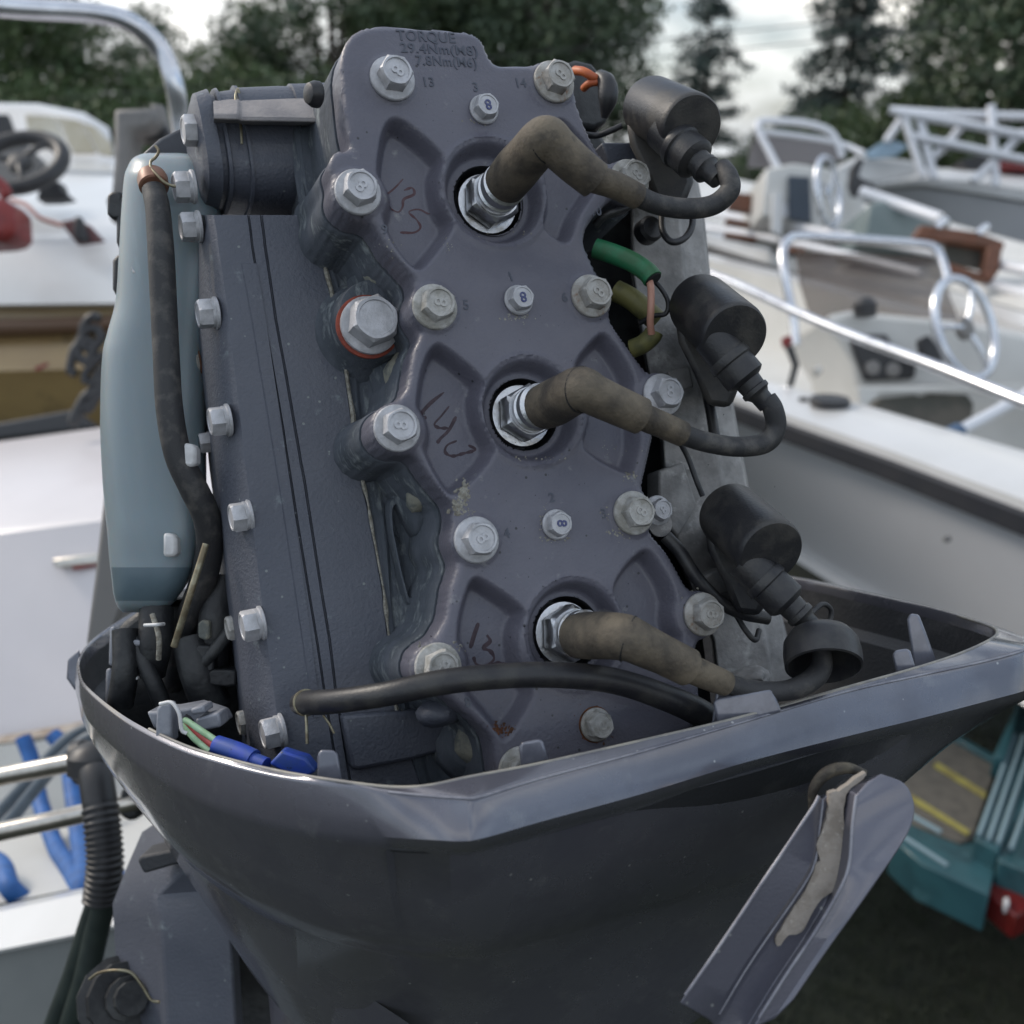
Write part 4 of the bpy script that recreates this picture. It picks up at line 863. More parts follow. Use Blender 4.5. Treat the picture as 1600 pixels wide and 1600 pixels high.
# ---------------------------------------------------------------- clamp bracket and midsection below the pan, left
cb = loft('swivel_bracket', [[P(x, y, d) for x, y, d in r] for r in (
  ((222,1300,.62),(240,1288,.60),(300,1282,.56),(330,1310,.54),(350,1330,.56)),
  ((196,1360,.61),(232,1352,.575),(300,1345,.545),(345,1352,.54),(360,1370,.57)),
  ((176,1412,.60),(232,1400,.565),(244,1398,.56),(352,1390,.55),(366,1400,.58)),
  ((178,1446,.60),(236,1430,.565),(250,1428,.555),(358,1418,.55),(370,1430,.58)),
  ((182,1520,.60),(245,1500,.57),(254,1498,.555),(364,1490,.55),(374,1500,.58)),
  ((190,1640,.60),(252,1640,.57),(262,1640,.555),(372,1640,.55),(382,1640,.58)))], PAINTB, motor, smooth=30, bevel=.002)
prism('bracket_stop', [P(x, y, .538) for x, y in ((214, 1346), (218, 1338), (300, 1322), (312, 1330), (308, 1342), (224, 1366))], FW*.02, COWLD, cb, bevel=.002)
prism('swivel_tube', [P(x, y, .60) for x, y in ((360, 1320), (440, 1380), (470, 1700), (350, 1700))], FW*.05, DARK, motor, bevel=.004)
ms = [[P(x, y, d) for x, y, d in r] for r in (((398,1395,.53),(440,1430,.47),(520,1520,.44),(640,1600,.43)), ((405,1450,.53),(450,1500,.48),(530,1590,.45),(650,1660,.44)), ((420,1560,.53),(470,1610,.49),(560,1680,.46),(660,1720,.45)), ((430,1680,.53),(490,1720,.49),(580,1740,.46),(660,1760,.45)))]
loft('midsection_cover', ms, COWL, motor, smooth=60)
# clamp screw assembly at the lower left
cs = lathe('clamp_screw', P(180, 1560, .60), (P(180, 1560, .54)-P(180, 1560, .60)).normalized()*.9+RT*.25, [(0, .022), (.012, .024), (.014, .020), (.022, .020), (.0225, .012), (.030, .012), (.031, .009), (.038, .009)], DARK, motor, seg=12, smooth=25)
tube('retainer_spring', [P(*a) for a in ((140, 1530, .56), (155, 1520, .555), (180, 1516, .55), (205, 1520, .55), (222, 1540, .55), (236, 1562, .55), (250, 1566, .55))], .0008, BRASS, cs, seg=8)
# ================================================================== THE YARD: ground, boats, trailer, trees
GEL = mat('white_gelcoat', (.62, .62, .62), .28, col2=(.54, .54, .53), scale=3, mixlo=.35, mixhi=.7, coat=.3)
GELG = mat('grey_gelcoat', (.60, .61, .64), .35, col2=(.55, .56, .59), scale=2.5, mixlo=.35, mixhi=.7, coat=.2, bump=.05, bscale=8)
GELC = mat('cream_gelcoat', (.60, .595, .57), .4, col2=(.52, .515, .49), scale=4, mixlo=.35, mixhi=.7)
GELP = mat('pinkish_grey_gelcoat', (.42, .385, .39), .45, col2=(.36, .33, .34), scale=3, mixlo=.35, mixhi=.7)
RUB = mat('dark_rub_rail', (.012, .014, .02), .6, col2=(.02, .021, .026), scale=8)
TUBEM = mat('polished_aluminium_tube', (.70, .72, .76), .25, .9, col2=(.55, .56, .6), scale=8)
TUBEW = mat('white_painted_tube', (.68, .69, .72), .35, .2)
SMOKE = mat('smoked_acrylic', (.10, .065, .045), .15, col2=(.15, .10, .07), scale=5, trans=.0, coat=.3, alpha=.5)
GLASS = mat('pale_glazing', (.48, .42, .30), .2, col2=(.62, .58, .48), scale=3, mixlo=.45, mixhi=.55, coat=.5)
GLASSB = mat('pale_blue_screen', (.30, .42, .52), .15, coat=.4)
TEAK = mat('varnished_brown_wood', (.16, .06, .03), .5, col2=(.10, .04, .02), scale=12, stretch=(1, 6, 6), bump=.2, bscale=60)
GOLD = mat('golden_brown_hull', (.34, .24, .10), .35, col2=(.24, .155, .07), scale=3, mixlo=.35, mixhi=.7, coat=.3, col3=(.06, .045, .03), s3=5, lo3=.6, hi3=.75)
BLK = mat('black_plastic', (.02, .02, .022), .45, col2=(.03, .03, .032), scale=20)
GREYP = mat('weathered_grey_plastic', (.20, .19, .18), .6, col2=(.15, .145, .14), scale=12)
DKGRN = mat('dark_interior', (.07, .07, .06), .8, col2=(.11, .10, .085), scale=8)
TEALB = mat('grey_green_locker', (.17, .21, .21), .5, col2=(.14, .18, .18), scale=6)
TEAL = mat('teal_painted_steel', (.024, .088, .105), .5, col2=(.017, .062, .075), scale=12, col3=(.07, .17, .19), s3=6, lo3=.6, hi3=.7, coat=.2)
PLANKM = mat('grey_carpeted_board', (.11, .10, .085), .85, col2=(.08, .075, .065), scale=40, bump=.4, bscale=200)
YLINE = mat('yellow_stripe', (.30, .27, .07), .7, col2=(.22, .19, .06), scale=30)
REDL = mat('red_lens', (.11, .012, .010), .3, col2=(.12, .01, .01), scale=30)
REDP = mat('red_plastic', (.22, .025, .022), .45, col2=(.16, .02, .02), scale=30)
ROPEB = mat('blue_rope', (.02, .11, .34), .6, col2=(.015, .08, .25), scale=60, bump=.6, bscale=90)
STEEL = mat('stainless_tube', (.62, .58, .52), .28, .95, col2=(.4, .37, .33), scale=20)
CABG = mat('blue_grey_cable', (.09, .115, .14), .5, col2=(.07, .09, .11), scale=30)
GROUND = mat('dark_turf', (.010, .014, .009), .95, col2=(.018, .022, .012), scale=5, mixlo=.35, mixhi=.65, bump=1.0, bscale=40, col3=(.028, .026, .018), s3=1.3, lo3=.55, hi3=.75)
LEAFM = [mat('leaf_dark_green', (.058, .088, .055), .6, col2=(.09, .125, .06), scale=1.2, mixlo=.4, mixhi=.6),
         mat('leaf_mid_green', (.055, .095, .038), .6, col2=(.09, .125, .045), scale=1.2, mixlo=.4, mixhi=.6),
         mat('needle_haze_green', (.055, .082, .078), .65, col2=(.075, .105, .09), scale=1.2, mixlo=.4, mixhi=.6)]  # needles lightened and blued: distance haze put into the colour
BARK = mat('bark', (.07, .055, .045), .9, col2=(.04, .035, .03), scale=12, bump=.8, bscale=40)
GRASSM = mat('grass_blade', (.012, .020, .009), .8, col2=(.022, .028, .012), scale=3, mixlo=.4, mixhi=.6)

# ground: one sheet to the horizon, gently uneven near by
def gz(x, y): return 0.02*math.sin(x*1.3+.4)*math.cos(y*1.1)-.02
xs = [-200, -80, -40, -20]+[-12+i*.8 for i in range(31)]+[20, 40, 80, 200]; ys = [-200, -60, -20, -8]+[-4+i*.8 for i in range(31)]+[30, 60, 120, 260]
gvv = [Vector((x, y, gz(x, y))) for y in ys for x in xs]
tag(mk('ground', gvv, grid_faces(len(ys), len(xs)), GROUND, None, smooth=60), kind='structure')
# grass blades where the ground is seen close by
bv, bf = [], []
for k in range(26000):
    p = Vector((random.uniform(.25, 2.2), random.uniform(.7, 3.0), 0)); p.z = gz(p.x, p.y)-.004
    h = random.uniform(.018, .06); q = random.uniform(0, 6.28); w = random.uniform(.001, .0022)
    t_ = Vector((math.cos(q), math.sin(q), 0)); b_ = Vector((random.gauss(0, .5), random.gauss(0, .5), 1)).normalized()*h
    n_ = len(bv); bv += [p-t_*w, p+t_*w, p+b_*.55+t_*w*.7, p+b_*.55-t_*w*.7, p+b_+t_*h*.25]; bf += [(n_, n_+1, n_+2, n_+3), (n_+3, n_+2, n_+4)]
tag(mk('grass', bv, bf, GRASSM, None, smooth=0), kind='stuff', label='short dark grass of the yard beside the trailer')

# ---------------------------------------------------------------- trees
def leaf_arrays(cl, n_per, rad_, size, rg, flat=.75):
    c = np.repeat(np.array(cl), n_per, 0); N = len(c)
    d = rg.normal(size=(N, 3)); d /= np.linalg.norm(d, axis=1)[:, None]; d *= (rg.random((N, 1))**.5)*rad_; d[:, 2] *= flat
    p = c+d; a = rg.normal(size=(N, 3)); a /= np.linalg.norm(a, axis=1)[:, None]
    b = np.cross(a, rg.normal(size=(N, 3))); b /= np.linalg.norm(b, axis=1)[:, None]
    s = size*(.6+.8*rg.random((N, 1))); a *= s; b *= s*.55
    return np.stack([p-a, p+b, p+a, p-b], 1).reshape(-1, 3)
def leaf_mesh(name, arr, m):
    me = bpy.data.meshes.new(name); n = len(arr)//4
    me.vertices.add(len(arr)); me.vertices.foreach_set('co', arr.astype(np.float32).ravel())
    me.loops.add(n*4); me.loops.foreach_set('vertex_index', np.arange(n*4, dtype=np.int32))
    me.polygons.add(n); me.polygons.foreach_set('loop_start', np.arange(0, n*4, 4, dtype=np.int32)); me.polygons.foreach_set('loop_total', np.full(n, 4, np.int32))
    me.materials.append(m); me.update(calc_edges=True); return me
def broadleaf(seed, H_, R_, m, nclump=190, nper=78, size=.092):
    rg = np.random.default_rng(seed); cl = []
    while len(cl) < nclump:
        p = rg.uniform(-1, 1, 3)
        if .25 < np.linalg.norm(p) < 1: cl.append((p[0]*R_*(1+.3*math.sin(3*p[2]+seed)), p[1]*R_, H_*.55+p[2]*H_*.46))
    arr = leaf_arrays(cl, nper, R_*.28, size, rg)
    G_ = [tube_geo([Vector((0, 0, -.1)), Vector((.05, .02, H_*.3)), Vector((.0, .08, H_*.6)), Vector((.1, 0, H_*.9))], [.16, .12, .08, .02], 8, 3)]
    for k in range(9):
        c_ = cl[k*7 % len(cl)]; z0 = H_*random.uniform(.2, .5); G_.append(tube_geo([Vector((0, .03, z0)), Vector((c_[0]*.5, c_[1]*.5, (z0+c_[2])/2+.1)), Vector(c_)], [.06, .04, .015], 6, 3))
    return arr, join_geo(G_), m
def conifer(seed, H_, R_, m, layers=15, start=.18, droop=.12, nper=60, size=.075, gap=.25):
    rg = np.random.default_rng(seed); cl = []; G_ = [tube_geo([Vector((0, 0, -.1)), Vector((.03, 0, H_*.5)), Vector((0, 0, H_))], [.15, .09, .02], 8, 3)]
    for i in range(layers):
        f = start+(1-start)*i/layers; rr = R_*(1-f)**.8*rg.uniform(.7, 1.15)+.15
        for k in range(7):
            if rg.random() < gap: continue
            a = rg.uniform(0, 6.28); l = rr*rg.uniform(.65, 1.1); z = f*H_+rg.uniform(-.32, .32)
            e = Vector((math.cos(a)*l, math.sin(a)*l, z-l*rg.uniform(-.15, .42))); G_.append(tube_geo([Vector((0, 0, z)), Vector((e.x*.5, e.y*.5, z+.03)), e], [.035, .025, .01], 5, 2))
            for t_ in np.linspace(.3, 1, max(3, int(l*3.2))): cl.append((e.x*t_+rg.normal()*.1, e.y*t_+rg.normal()*.1, z+(e.z-z)*t_+rg.normal()*.12))
    arr = leaf_arrays(cl, nper, .38, size, rg, .75); return arr, join_geo(G_), m
kinds = {}
def kind(key, fn):
    arr, (tv, tf), m = fn
    kinds[key] = (leaf_mesh('crown', arr, m), mk('trunk', tv, tf, BARK, None, smooth=50).data)
    bpy.data.objects.remove([o for o in COL.objects if o.data == kinds[key][1]][0])
kind('a', broadleaf(11, 7.5, 2.6, LEAFM[0])); kind('b', broadleaf(12, 6.0, 2.4, LEAFM[1])); kind('c', broadleaf(13, 8.5, 2.4, LEAFM[0], nclump=120))
kind('p', conifer(21, 8.0, 2.7, LEAFM[2], layers=13, start=.30, nper=44, gap=.42)); kind('q', conifer(22, 9.0, 3.3, LEAFM[2], layers=17, start=.12, nper=50, gap=.36)); kind('s', broadleaf(14, 3.2, 2.6, LEAFM[1], nclump=110, nper=60, size=.08))
def tree(k, px, d, sc, name, label, group, rz=None, cat='tree'):
    c_ = P(px, 400, d); t_ = bpy.data.objects.new(name, None); t_.location = (c_.x, c_.y, 0); t_.rotation_euler = (0, 0, rz if rz is not None else random.uniform(0, 6.28)); t_.scale = (sc, sc, sc)
    reg(t_); tag(t_, label, cat, group)
    for n_, me in zip(('crown', 'trunk'), kinds[k]):
        o = bpy.data.objects.new(n_, me); reg(o, t_)
TG = 'trees behind the boatyard'
for k, px, d, sc, lb in (
  ('a', -60, 30, .95, 'dark leafy tree at the far left edge, behind the chrome grab rail'), ('b', 60, 27, .95, 'lighter green leafy tree behind the left steering wheel boat'),
  ('a', 170, 31, .70, 'dark tree seen through the bend of the grab rail'), ('c', 275, 34, .66, 'narrow dark tree right of the grab rail bend'), ('b', 350, 28, .68, 'mid green tree behind the flywheel cover of the motor'),
  ('a', 440, 31, .76, 'dark tree left of the cylinder head top'), ('c', 540, 28, .95, 'tall dark tree directly behind the cylinder head'), ('b', 640, 30, 1.0, 'mid green tree hidden mostly by the cylinder head'),
  ('a', 740, 30, 1.1, 'big dark tree above the torque lettering'), ('c', 845, 28, 1.05, 'dark tree behind the top right head bolt'), ('a', 905, 32, .98, 'dark tree at the right end of the dense left treeline')):
    tree(k, px, d, sc, 'leafy_tree', lb, TG)
tree('p', 1088, 40, .93, 'conifer_tree', 'slender conifer standing alone against the sky behind the top coil', TG, 1.0)
tree('q', 1295, 34, .98, 'conifer_tree', 'ragged wide pine with sky gaps above the right steering wheels', TG, .4)
tree('p', 1400, 40, .85, 'conifer_tree', 'smaller pine between the ragged pine and the dark right tree', TG, 2.0)
tree('c', 1500, 27, 1.0, 'leafy_tree', 'dense dark tree in the upper right above the far boat', TG); tree('a', 1600, 24, .95, 'leafy_tree', 'dark tree cut by the right edge of the photo', TG)
tree('b', 1690, 26, 1.0, 'leafy_tree', 'leafy tree just beyond the right edge of the photo', TG)
for px, d, sc, lb in ((1160, 36, .42, 'low bush at the foot of the gap of bright sky'), (1260, 30, .75, 'low dark bush under the ragged pine'), (1350, 28, .85, 'wide low bush behind the pale blue windscreen'), (1440, 27, .9, 'low bush behind the far boat railing'),
                      (1035, 38, .55, 'bush below the lone conifer'), (110, 24, .9, 'bush behind the white cabin boat on the left'), (250, 25, .95, 'bush behind the grey control post'), (400, 25, .95, 'bush behind the motor housing'), (-20, 24, .95, 'bush at the left edge behind the cabin boat'), (560, 26, 1, 'bush hidden behind the cylinder head')):
    tree('s', px, d, sc, 'bush', lb, 'bushes under the trees', cat='bush')
for i, (a, b) in enumerate((((960, 88, 22), (1700, 20, 22)), ((960, 60, 22), (1700, -8, 22)))):
    p0, p1 = P(*a), P(*b); p0 = p0+(p0-p1)*3; mid = (p0+p1)/2-Vector((0, 0, .2)); tag(tube('power_line', [p0, mid, p1], .012, BLK, None, seg=6, sub=6), ['lower power line crossing the sky', 'upper power line crossing the sky'][i], 'power line')

# ---------------------------------------------------------------- helpers for the boats
def T(name, px, py, d, label, cat, group=None):
    p = P(px, py, d); return thing(name, label, cat, (p.x, p.y, 0), group)
def pp(name, pts, d, th, m, parent, bevel=.006, **k):               # panel of real thickness th seen through these pixels
    f = [P(x, y, d if not hasattr(d, '__len__') else d[i]) for i, (x, y) in enumerate(pts)]
    n_ = (f[1]-f[0]).cross(f[2]-f[0]).normalized()
    if n_.dot(FW) < 0: n_ = -n_
    return prism(name, f, n_*th, m, parent, bevel=bevel, **k)
def pt(name, pts, r, m, parent, sub=6, seg=12, **k): return tube(name, [P(*q) for q in pts], r, m, parent, seg=seg, sub=sub, **k)
def wheel(name_rim, c, rx, ry, d, m, parent, r=.012, tilt=0.0, yaw=.5, spokes=3, hubm=None):
    ctr = P(c[0], c[1], d); A1 = []; n = 36; ct, st = math.cos(tilt), math.sin(tilt); kx, ky = rx/1600*d, ry/1600*d; R_ = max(kx, ky)
    e = math.sqrt(max(0, 1-(min(kx, ky)/R_)**2))
    def at(q, s=1.0):
        a, b = math.cos(q)*kx*s, math.sin(q)*ky*s; dz = (math.cos(q) if kx < ky else math.sin(q))*R_*e*s*yaw
        return ctr+RT*(a*ct-b*st)+UP*(a*st+b*ct)+FW*dz
    V, F = [], []
    ring = [at(2*math.pi*k/n) for k in range(n)]
    nrm = (ring[0]-ctr).cross(ring[n//4]-ctr).normalized()
    for k in range(n):
        t_ = (ring[(k+1) % n]-ring[k-1]).normalized(); o_ = t_.cross(nrm)
        for j in range(10):
            q = 2*math.pi*j/10; V.append(ring[k]+(o_*math.cos(q)+nrm*math.sin(q))*r)
    F = grid_faces(n, 10, True); F += [((n-1)*10+j, (n-1)*10+(j+1) % 10, (j+1) % 10, j) for j in range(10)]
    w = mk('wheel_rim', V, F, m, parent, smooth=60)
    hub = ctr-nrm*.02*(1 if nrm.dot(FW) > 0 else -1)*0
    for k in range(spokes):
        q = 2*math.pi*k/spokes+.9; tube('spoke', [hub, hub*.5+at(q)*.5+nrm*.01, at(q)], [.009, .008, .007], m, w, seg=8, sub=3)
    lathe('hub', hub-nrm*.015, nrm, [(0, .02), (.004, .032), (.022, .032), (.028, .02)], hubm or m, w, seg=20)
    return w

# ---------------------------------------------------------------- the boat that carries the motor (lower left)
b0 = T('open_boat', 60, 1450, 1.0, 'white open boat carrying the motor, its splash well and transom cap at the lower left', 'boat')
loft('transom_cap', [[P(x, y, d) for x, y, d in r] for r in (((-160,1445,1.02),(0,1416,.98),(100,1394,.95),(196,1374,.92),(330,1345,.88)), ((-160,1453,.985),(0,1424,.945),(100,1402,.915),(198,1382,.885),(330,1352,.85)),
     ((-160,1520,.93),(0,1484,.895),(100,1464,.87),(198,1442,.845),(330,1412,.82)), ((-160,1526,.935),(0,1489,.90),(100,1469,.875),(198,1447,.85),(330,1418,.82)))], GEL, b0, smooth=30)
loft('transom', [[P(x, y, d) for x, y, d in r] for r in (((-160,1520,.945),(0,1484,.91),(198,1444,.86),(380,1405,.83)), ((-160,1800,.93),(0,1760,.90),(198,1720,.86),(380,1690,.84)), ((-160,2300,.98),(0,2300,.96),(198,2300,.94),(380,2300,.94)))], mat('dirty_grey_gelcoat', (.17, .18, .175), .5, col2=(.13, .14, .14), scale=9, mixlo=.35, mixhi=.7, col3=(.09, .1, .09), s3=12, lo3=.62, hi3=.75), b0)
loft('splash_well', [[P(x, y, d) for x, y, d in r] for r in (((-160,1180,1.42),(60,1158,1.40),(200,1130,1.38),(420,1100,1.36),(750,1082,1.306)), ((-160,1300,1.45),(60,1290,1.42),(200,1270,1.38),(420,1250,1.34),(750,1232,1.286)), ((-160,1440,1.05),(0,1412,1.02),(200,1372,.96),(420,1330,.92),(750,1312,0.883)))], GELC, b0)
loft('seat_box', [[P(x, y, d) for x, y, d in r] for r in (((-200,712,2.15),(0,690,2.12),(158,668,2.1),(420,640,2.05),(750,622,1.968)), ((-200,845,1.63),(0,822,1.6),(150,802,1.58),(420,775,1.55),(750,757,1.488)), ((-200,858,1.615),(0,834,1.585),(150,815,1.565),(420,787,1.535),(750,769,1.474)),
     ((-200,1000,1.55),(0,1000,1.53),(150,1000,1.51),(420,1000,1.5),(750,982,1.440)), ((-200,1178,1.5),(0,1152,1.48),(150,1126,1.46),(420,1096,1.44),(750,1078,1.382)))], mat('blush_gelcoat', (.60, .57, .58), .35, col2=(.54, .51, .52), scale=3, mixlo=.35, mixhi=.7, coat=.2), b0, smooth=25)
pp('grab_handle', ((80, 874), (152, 864), (158, 872), (158, 880), (86, 888)), 1.535, .02, STEEL, b0, bevel=.003)
pp('red_stripe', ((112, 884), (156, 878), (156, 884), (114, 891)), 1.538, .004, REDP, b0, bevel=0)
loft('wood_trim', [[P(x, y, d) for x, y, d in r] for r in (((-160,1170,1.46),(0,1150,1.44),(160,1122,1.42)), ((-160,1180,1.44),(0,1161,1.42),(160,1134,1.40)), ((-160,1186,1.44),(0,1166,1.42),(160,1139,1.40)))], mat('weathered_trim', (.22, .17, .13), .7, col2=(.32, .28, .24), scale=20), b0)
pp('motor_side_panel', ((175, 640), (190, 640), (196, 940), (170, 1010), (132, 1010), (146, 900)), .78, .03, GREYP, b0, bevel=.004)
rp0 = T('rope', 100, 1300, 1.25, 'bright blue rope lying in loose loops in the splash well', 'rope')
for a in (((36, 1152, 1.37), (50, 1190, 1.36), (62, 1250, 1.33), (86, 1320, 1.24), (110, 1360, 1.12), (128, 1402, 1.02), (140, 1440, 1.02)), ((82, 1148, 1.37), (104, 1175, 1.36), (112, 1230, 1.33), (122, 1300, 1.25), (128, 1350, 1.13), (128, 1396, 1.02), (130, 1440, 1.02)),
          ((-40, 1330, 1.24), (0, 1350, 1.12), (14, 1385, 1.06), (40, 1412, 1.03), (70, 1450, 1.03)), ((170, 1372, 1.06), (196, 1378, 1.02), (250, 1370, 1.0))):
    pt('rope_strand', [(q[0], q[1], q[2]*(.965 if q[1] < 1410 else 1)) for q in a], .0102, ROPEB, rp0, seg=12)
for i, (a, lb) in enumerate(((((-60, 1228, .80), (0, 1214, .79), (60, 1202, .78), (132, 1188, .77), (190, 1176, .77)), 'upper stainless tube at the lower left, crossing behind the corrugated loom'), (((-60, 1316, .80), (0, 1300, .79), (100, 1278, .78), (200, 1255, .77), (260, 1240, .77)), 'lower stainless tube at the lower left, ending at a black fitting'))):
    t_ = thing('steering_tube', lb, 'metal tube', P(a[1][0], a[1][1], a[1][2]), 'stainless tubes at the lower left'); pt('tube', a, .0073, STEEL, t_, seg=20)
    if i == 0: lathe('end_ring', P(128, 1190, .77), (P(200, 1176, .77)-P(128, 1190, .77)).normalized(), [(-.006, .012), (-.004, .0165), (.003, .0165), (.006, .012)], BLK, t_, seg=28)
    else: pp('end_fitting', ((186, 1236), (215, 1222), (224, 1262), (218, 1280), (200, 1286), (184, 1276)), .765, .025, BLK, t_, bevel=.004)
for i, a in enumerate((((-20, 1290, 1.0), (40, 1225, 1.0), (100, 1160, 1.0), (150, 1130, 1.0)), ((10, 1290, .98), (70, 1215, .98), (120, 1165, .98), (160, 1142, .98)))):
    tag(pt('cable', a, .0062, CABG, None), ['left one of two blue grey cables behind the stainless tubes', 'right one of two blue grey cables behind the stainless tubes'][i], 'cable', 'grey cables at the lower left')
# control cable loom with corrugated sleeve
lo = T('cable_loom', 140, 1400, .7, 'black cable loom with corrugated sleeve hanging over the stainless tubes', 'cable loom')
cp = [(146, 1196, .735), (152, 1225, .725), (160, 1290, .715), (164, 1350, .71), (158, 1410, .71)]
C_ = cr([tuple(P(*q)) for q in cp], 26); n_ = len(C_)
V, F = tube_geo([Vector(c) for c in C_], [(.0118 if i < n_*.38 else (.0128 if (i//2) % 2 else .0114)) for i in range(n_)], 24, 1); mk('corrugated_sleeve', V, F, BLK, lo, smooth=50)
pt('cable', ((156, 1404, .712), (140, 1450, .72), (118, 1520, .73), (88, 1600, .74), (60, 1680, .75)), .0085, mat('dark_green_cable', (.012, .02, .018), .5, col2=(.02, .03, .026), scale=40), lo, seg=16)
pt('cable', ((164, 1404, .708), (150, 1460, .715), (134, 1530, .72), (112, 1600, .73), (90, 1680, .74)), .0085, mat('dark_green_cable', (.012, .02, .018), .5), lo, seg=16)
lathe('loom_clamp', P(146, 1190, .74), UP, [(-.012, .012), (-.008, .018), (.004, .018), (.010, .014), (.014, .006)], BLK, lo, seg=24)

# ---------------------------------------------------------------- left background: console boat, cabin boat, rail, control post
b1 = T('console_boat', 60, 480, 2.6, 'white boat with black steering wheel and golden brown hull on the left', 'boat')
loft('deck', [[P(x, y, d) for x, y, d in r] for r in (((-250,262,3.6),(0,268,3.55),(190,276,3.5),(420,284,3.4),(750,266,3.264)), ((-250,322,2.9),(0,326,2.85),(190,330,2.8),(420,336,2.7),(750,318,2.592)), ((-250,360,2.62),(0,364,2.58),(190,366,2.55),(420,370,2.5),(750,352,2.400)), ((-250,380,2.56),(0,382,2.52),(190,384,2.5),(420,388,2.45),(750,370,2.352)),
     ((-250,474,2.5),(0,476,2.46),(190,474,2.42),(420,470,2.38),(750,452,2.285)), ((-250,480,2.55),(0,482,2.5),(190,480,2.46),(420,476,2.42),(750,458,2.323)))], GEL, b1, smooth=50)
loft('hull', [[P(x, y, d) for x, y, d in r] for r in (((-250,476,2.56),(0,478,2.52),(190,476,2.48),(420,472,2.4),(750,454,2.304)), ((-250,500,2.58),(0,505,2.54),(190,505,2.5),(420,500,2.42),(750,482,2.323)), ((-250,580,2.5),(0,580,2.46),(190,575,2.44),(420,570,2.4),(750,552,2.304)), ((-250,660,2.6),(0,652,2.56),(190,625,2.5),(420,600,2.45),(750,582,2.352)), ((-250,760,2.75),(0,760,2.7),(190,740,2.6),(420,700,2.5),(750,682,2.400)))], GOLD, b1, smooth=60)
pp('red_mark', ((54, 574), (74, 566), (75, 571), (56, 580)), 2.42, .004, REDP, b1, bevel=0)
pt('gunwale_strip', ((-200, 512, 2.5), (0, 512, 2.48), (190, 505, 2.45)), .02, mat('brown_strip', (.10, .055, .03), .6), b1)  # brown strip along the hull below the deck edge
wheel('steering_wheel', (30, 254), 66, 52, 2.6, BLK, b1, r=.02, yaw=.9, hubm=BLK)
pp('helm_fitting', ((56, 312), (62, 286), (92, 282), (96, 296), (110, 308), (84, 312)), 2.72, .05, BLK, b1)
pp('panel', ((-30, 225), (30, 215), (64, 250), (60, 288), (-30, 296)), 2.8, .05, GREYP, b1)
pc = T('deck_device', 126, 370, 2.5, 'small dark red device with a black lever on the left boat deck', 'deck fitting')  # small deck device with base and lever, no lamp
pp('base', ((92, 346), (118, 340), (140, 352), (162, 376), (120, 382)), 2.46, .02, mat('dark_red_base', (.12, .05, .05), .6), pc); pp('lever', ((112, 366), (116, 336), (126, 338), (134, 362), (138, 376), (122, 378)), 2.44, .02, BLK, pc)
rc = T('red_canister', 8, 330, 2.3, 'red container cut off by the left edge of the photo', 'container')
pp('body', ((-50, 300), (6, 306), (16, 322), (18, 360), (8, 374), (-50, 378)), 2.3, .12, REDP, rc, bevel=.02); pt('bail', ((2, 306, 2.33), (10, 300, 2.33), (0, 286, 2.33), (-12, 280, 2.33)), .012, REDP, rc)
tag(pt('red_wire', ((18, 312, 2.45), (40, 320, 2.42), (62, 340, 2.4), (96, 352, 2.4)), .005, mat('faded_red_wire', (.4, .16, .12), .6), None), 'faded red wire running across the left boat deck', 'wire')
bk = T('black_wire_coil', 150, 600, 1.9, 'tangled black wiring hanging beside the golden brown hull', 'wiring')
for i in range(7):
    x0 = 138+random.uniform(-14, 18); pt('loop', tuple((x0+18*math.cos(q+i)+random.uniform(-4, 4), 520+i*19+26*math.sin(q+i*.7), 2.0) for q in np.linspace(0, 5.4, 8)), .009, BLK, bk, seg=8)
bd_ = T('bench_top', 40, 660, 2.3, 'dark flat bench strip behind the white seat box', 'bench'); pp('seat', ((-200, 672), (0, 660), (110, 640), (150, 668), (0, 686), (-200, 704)), 2.25, .05, mat('dark_grey_vinyl', (.05, .05, .053), .6), bd_); 
b2 = T('cabin_boat', 80, 240, 4.2, 'white boat with a curved windscreen of cream panes behind the black steering wheel', 'boat')
loft('cabin', [[P(x, y, d) for x, y, d in r] for r in (((-300,166,5.2),(-60,160,5.1),(60,162,5),(130,176,4.95),(170,200,4.9),(180,240,4.9)), ((-300,172,4.6),(-60,166,4.5),(60,168,4.4),(130,184,4.4),(172,208,4.4),(182,240,4.5)), ((-300,240,4.3),(-60,240,4.2),(60,240,4.2),(120,242,4.2),(172,244,4.3),(184,250,4.4)),
     ((-300,262,4.0),(-60,262,3.9),(60,264,3.9),(120,266,3.9),(190,268,3.9),(240,270,3.9)), ((-300,420,4.0),(-60,420,3.9),(60,420,3.9),(120,420,3.9),(190,420,3.9),(240,420,3.9)))], GEL, b2, smooth=40)
for a in (((38, 178), (84, 181), (96, 212), (110, 238), (46, 228)), ((86, 181), (124, 188), (150, 238), (114, 239), (98, 208)), ((127, 190), (150, 198), (172, 222), (174, 244), (154, 240))): pp('window_pane', a, 4.12, .02, GLASS, b2, bevel=.004)
pp('side_opening', ((-60, 178), (12, 178), (22, 205), (20, 215), (-60, 210)), 4.12, .02, BLK, b2, bevel=.004)
gr_ = T('grab_rail', 240, 100, 1.3, 'bright tubular grab rail arching over the upper left corner', 'rail')
pt('tube', ((-200, -4, 1.25), (-80, 4, 1.26), (40, 14, 1.28), (150, 21, 1.3), (205, 36, 1.31), (250, 76, 1.33), (272, 130, 1.34), (281, 185, 1.36), (288, 260, 1.38), (290, 420, 1.42)), [.0125]*10, TUBEM, gr_, seg=24)
cpst = T('control_post', 210, 250, 1.5, 'grey beige remote control post with black lever behind the reservoir', 'control box')
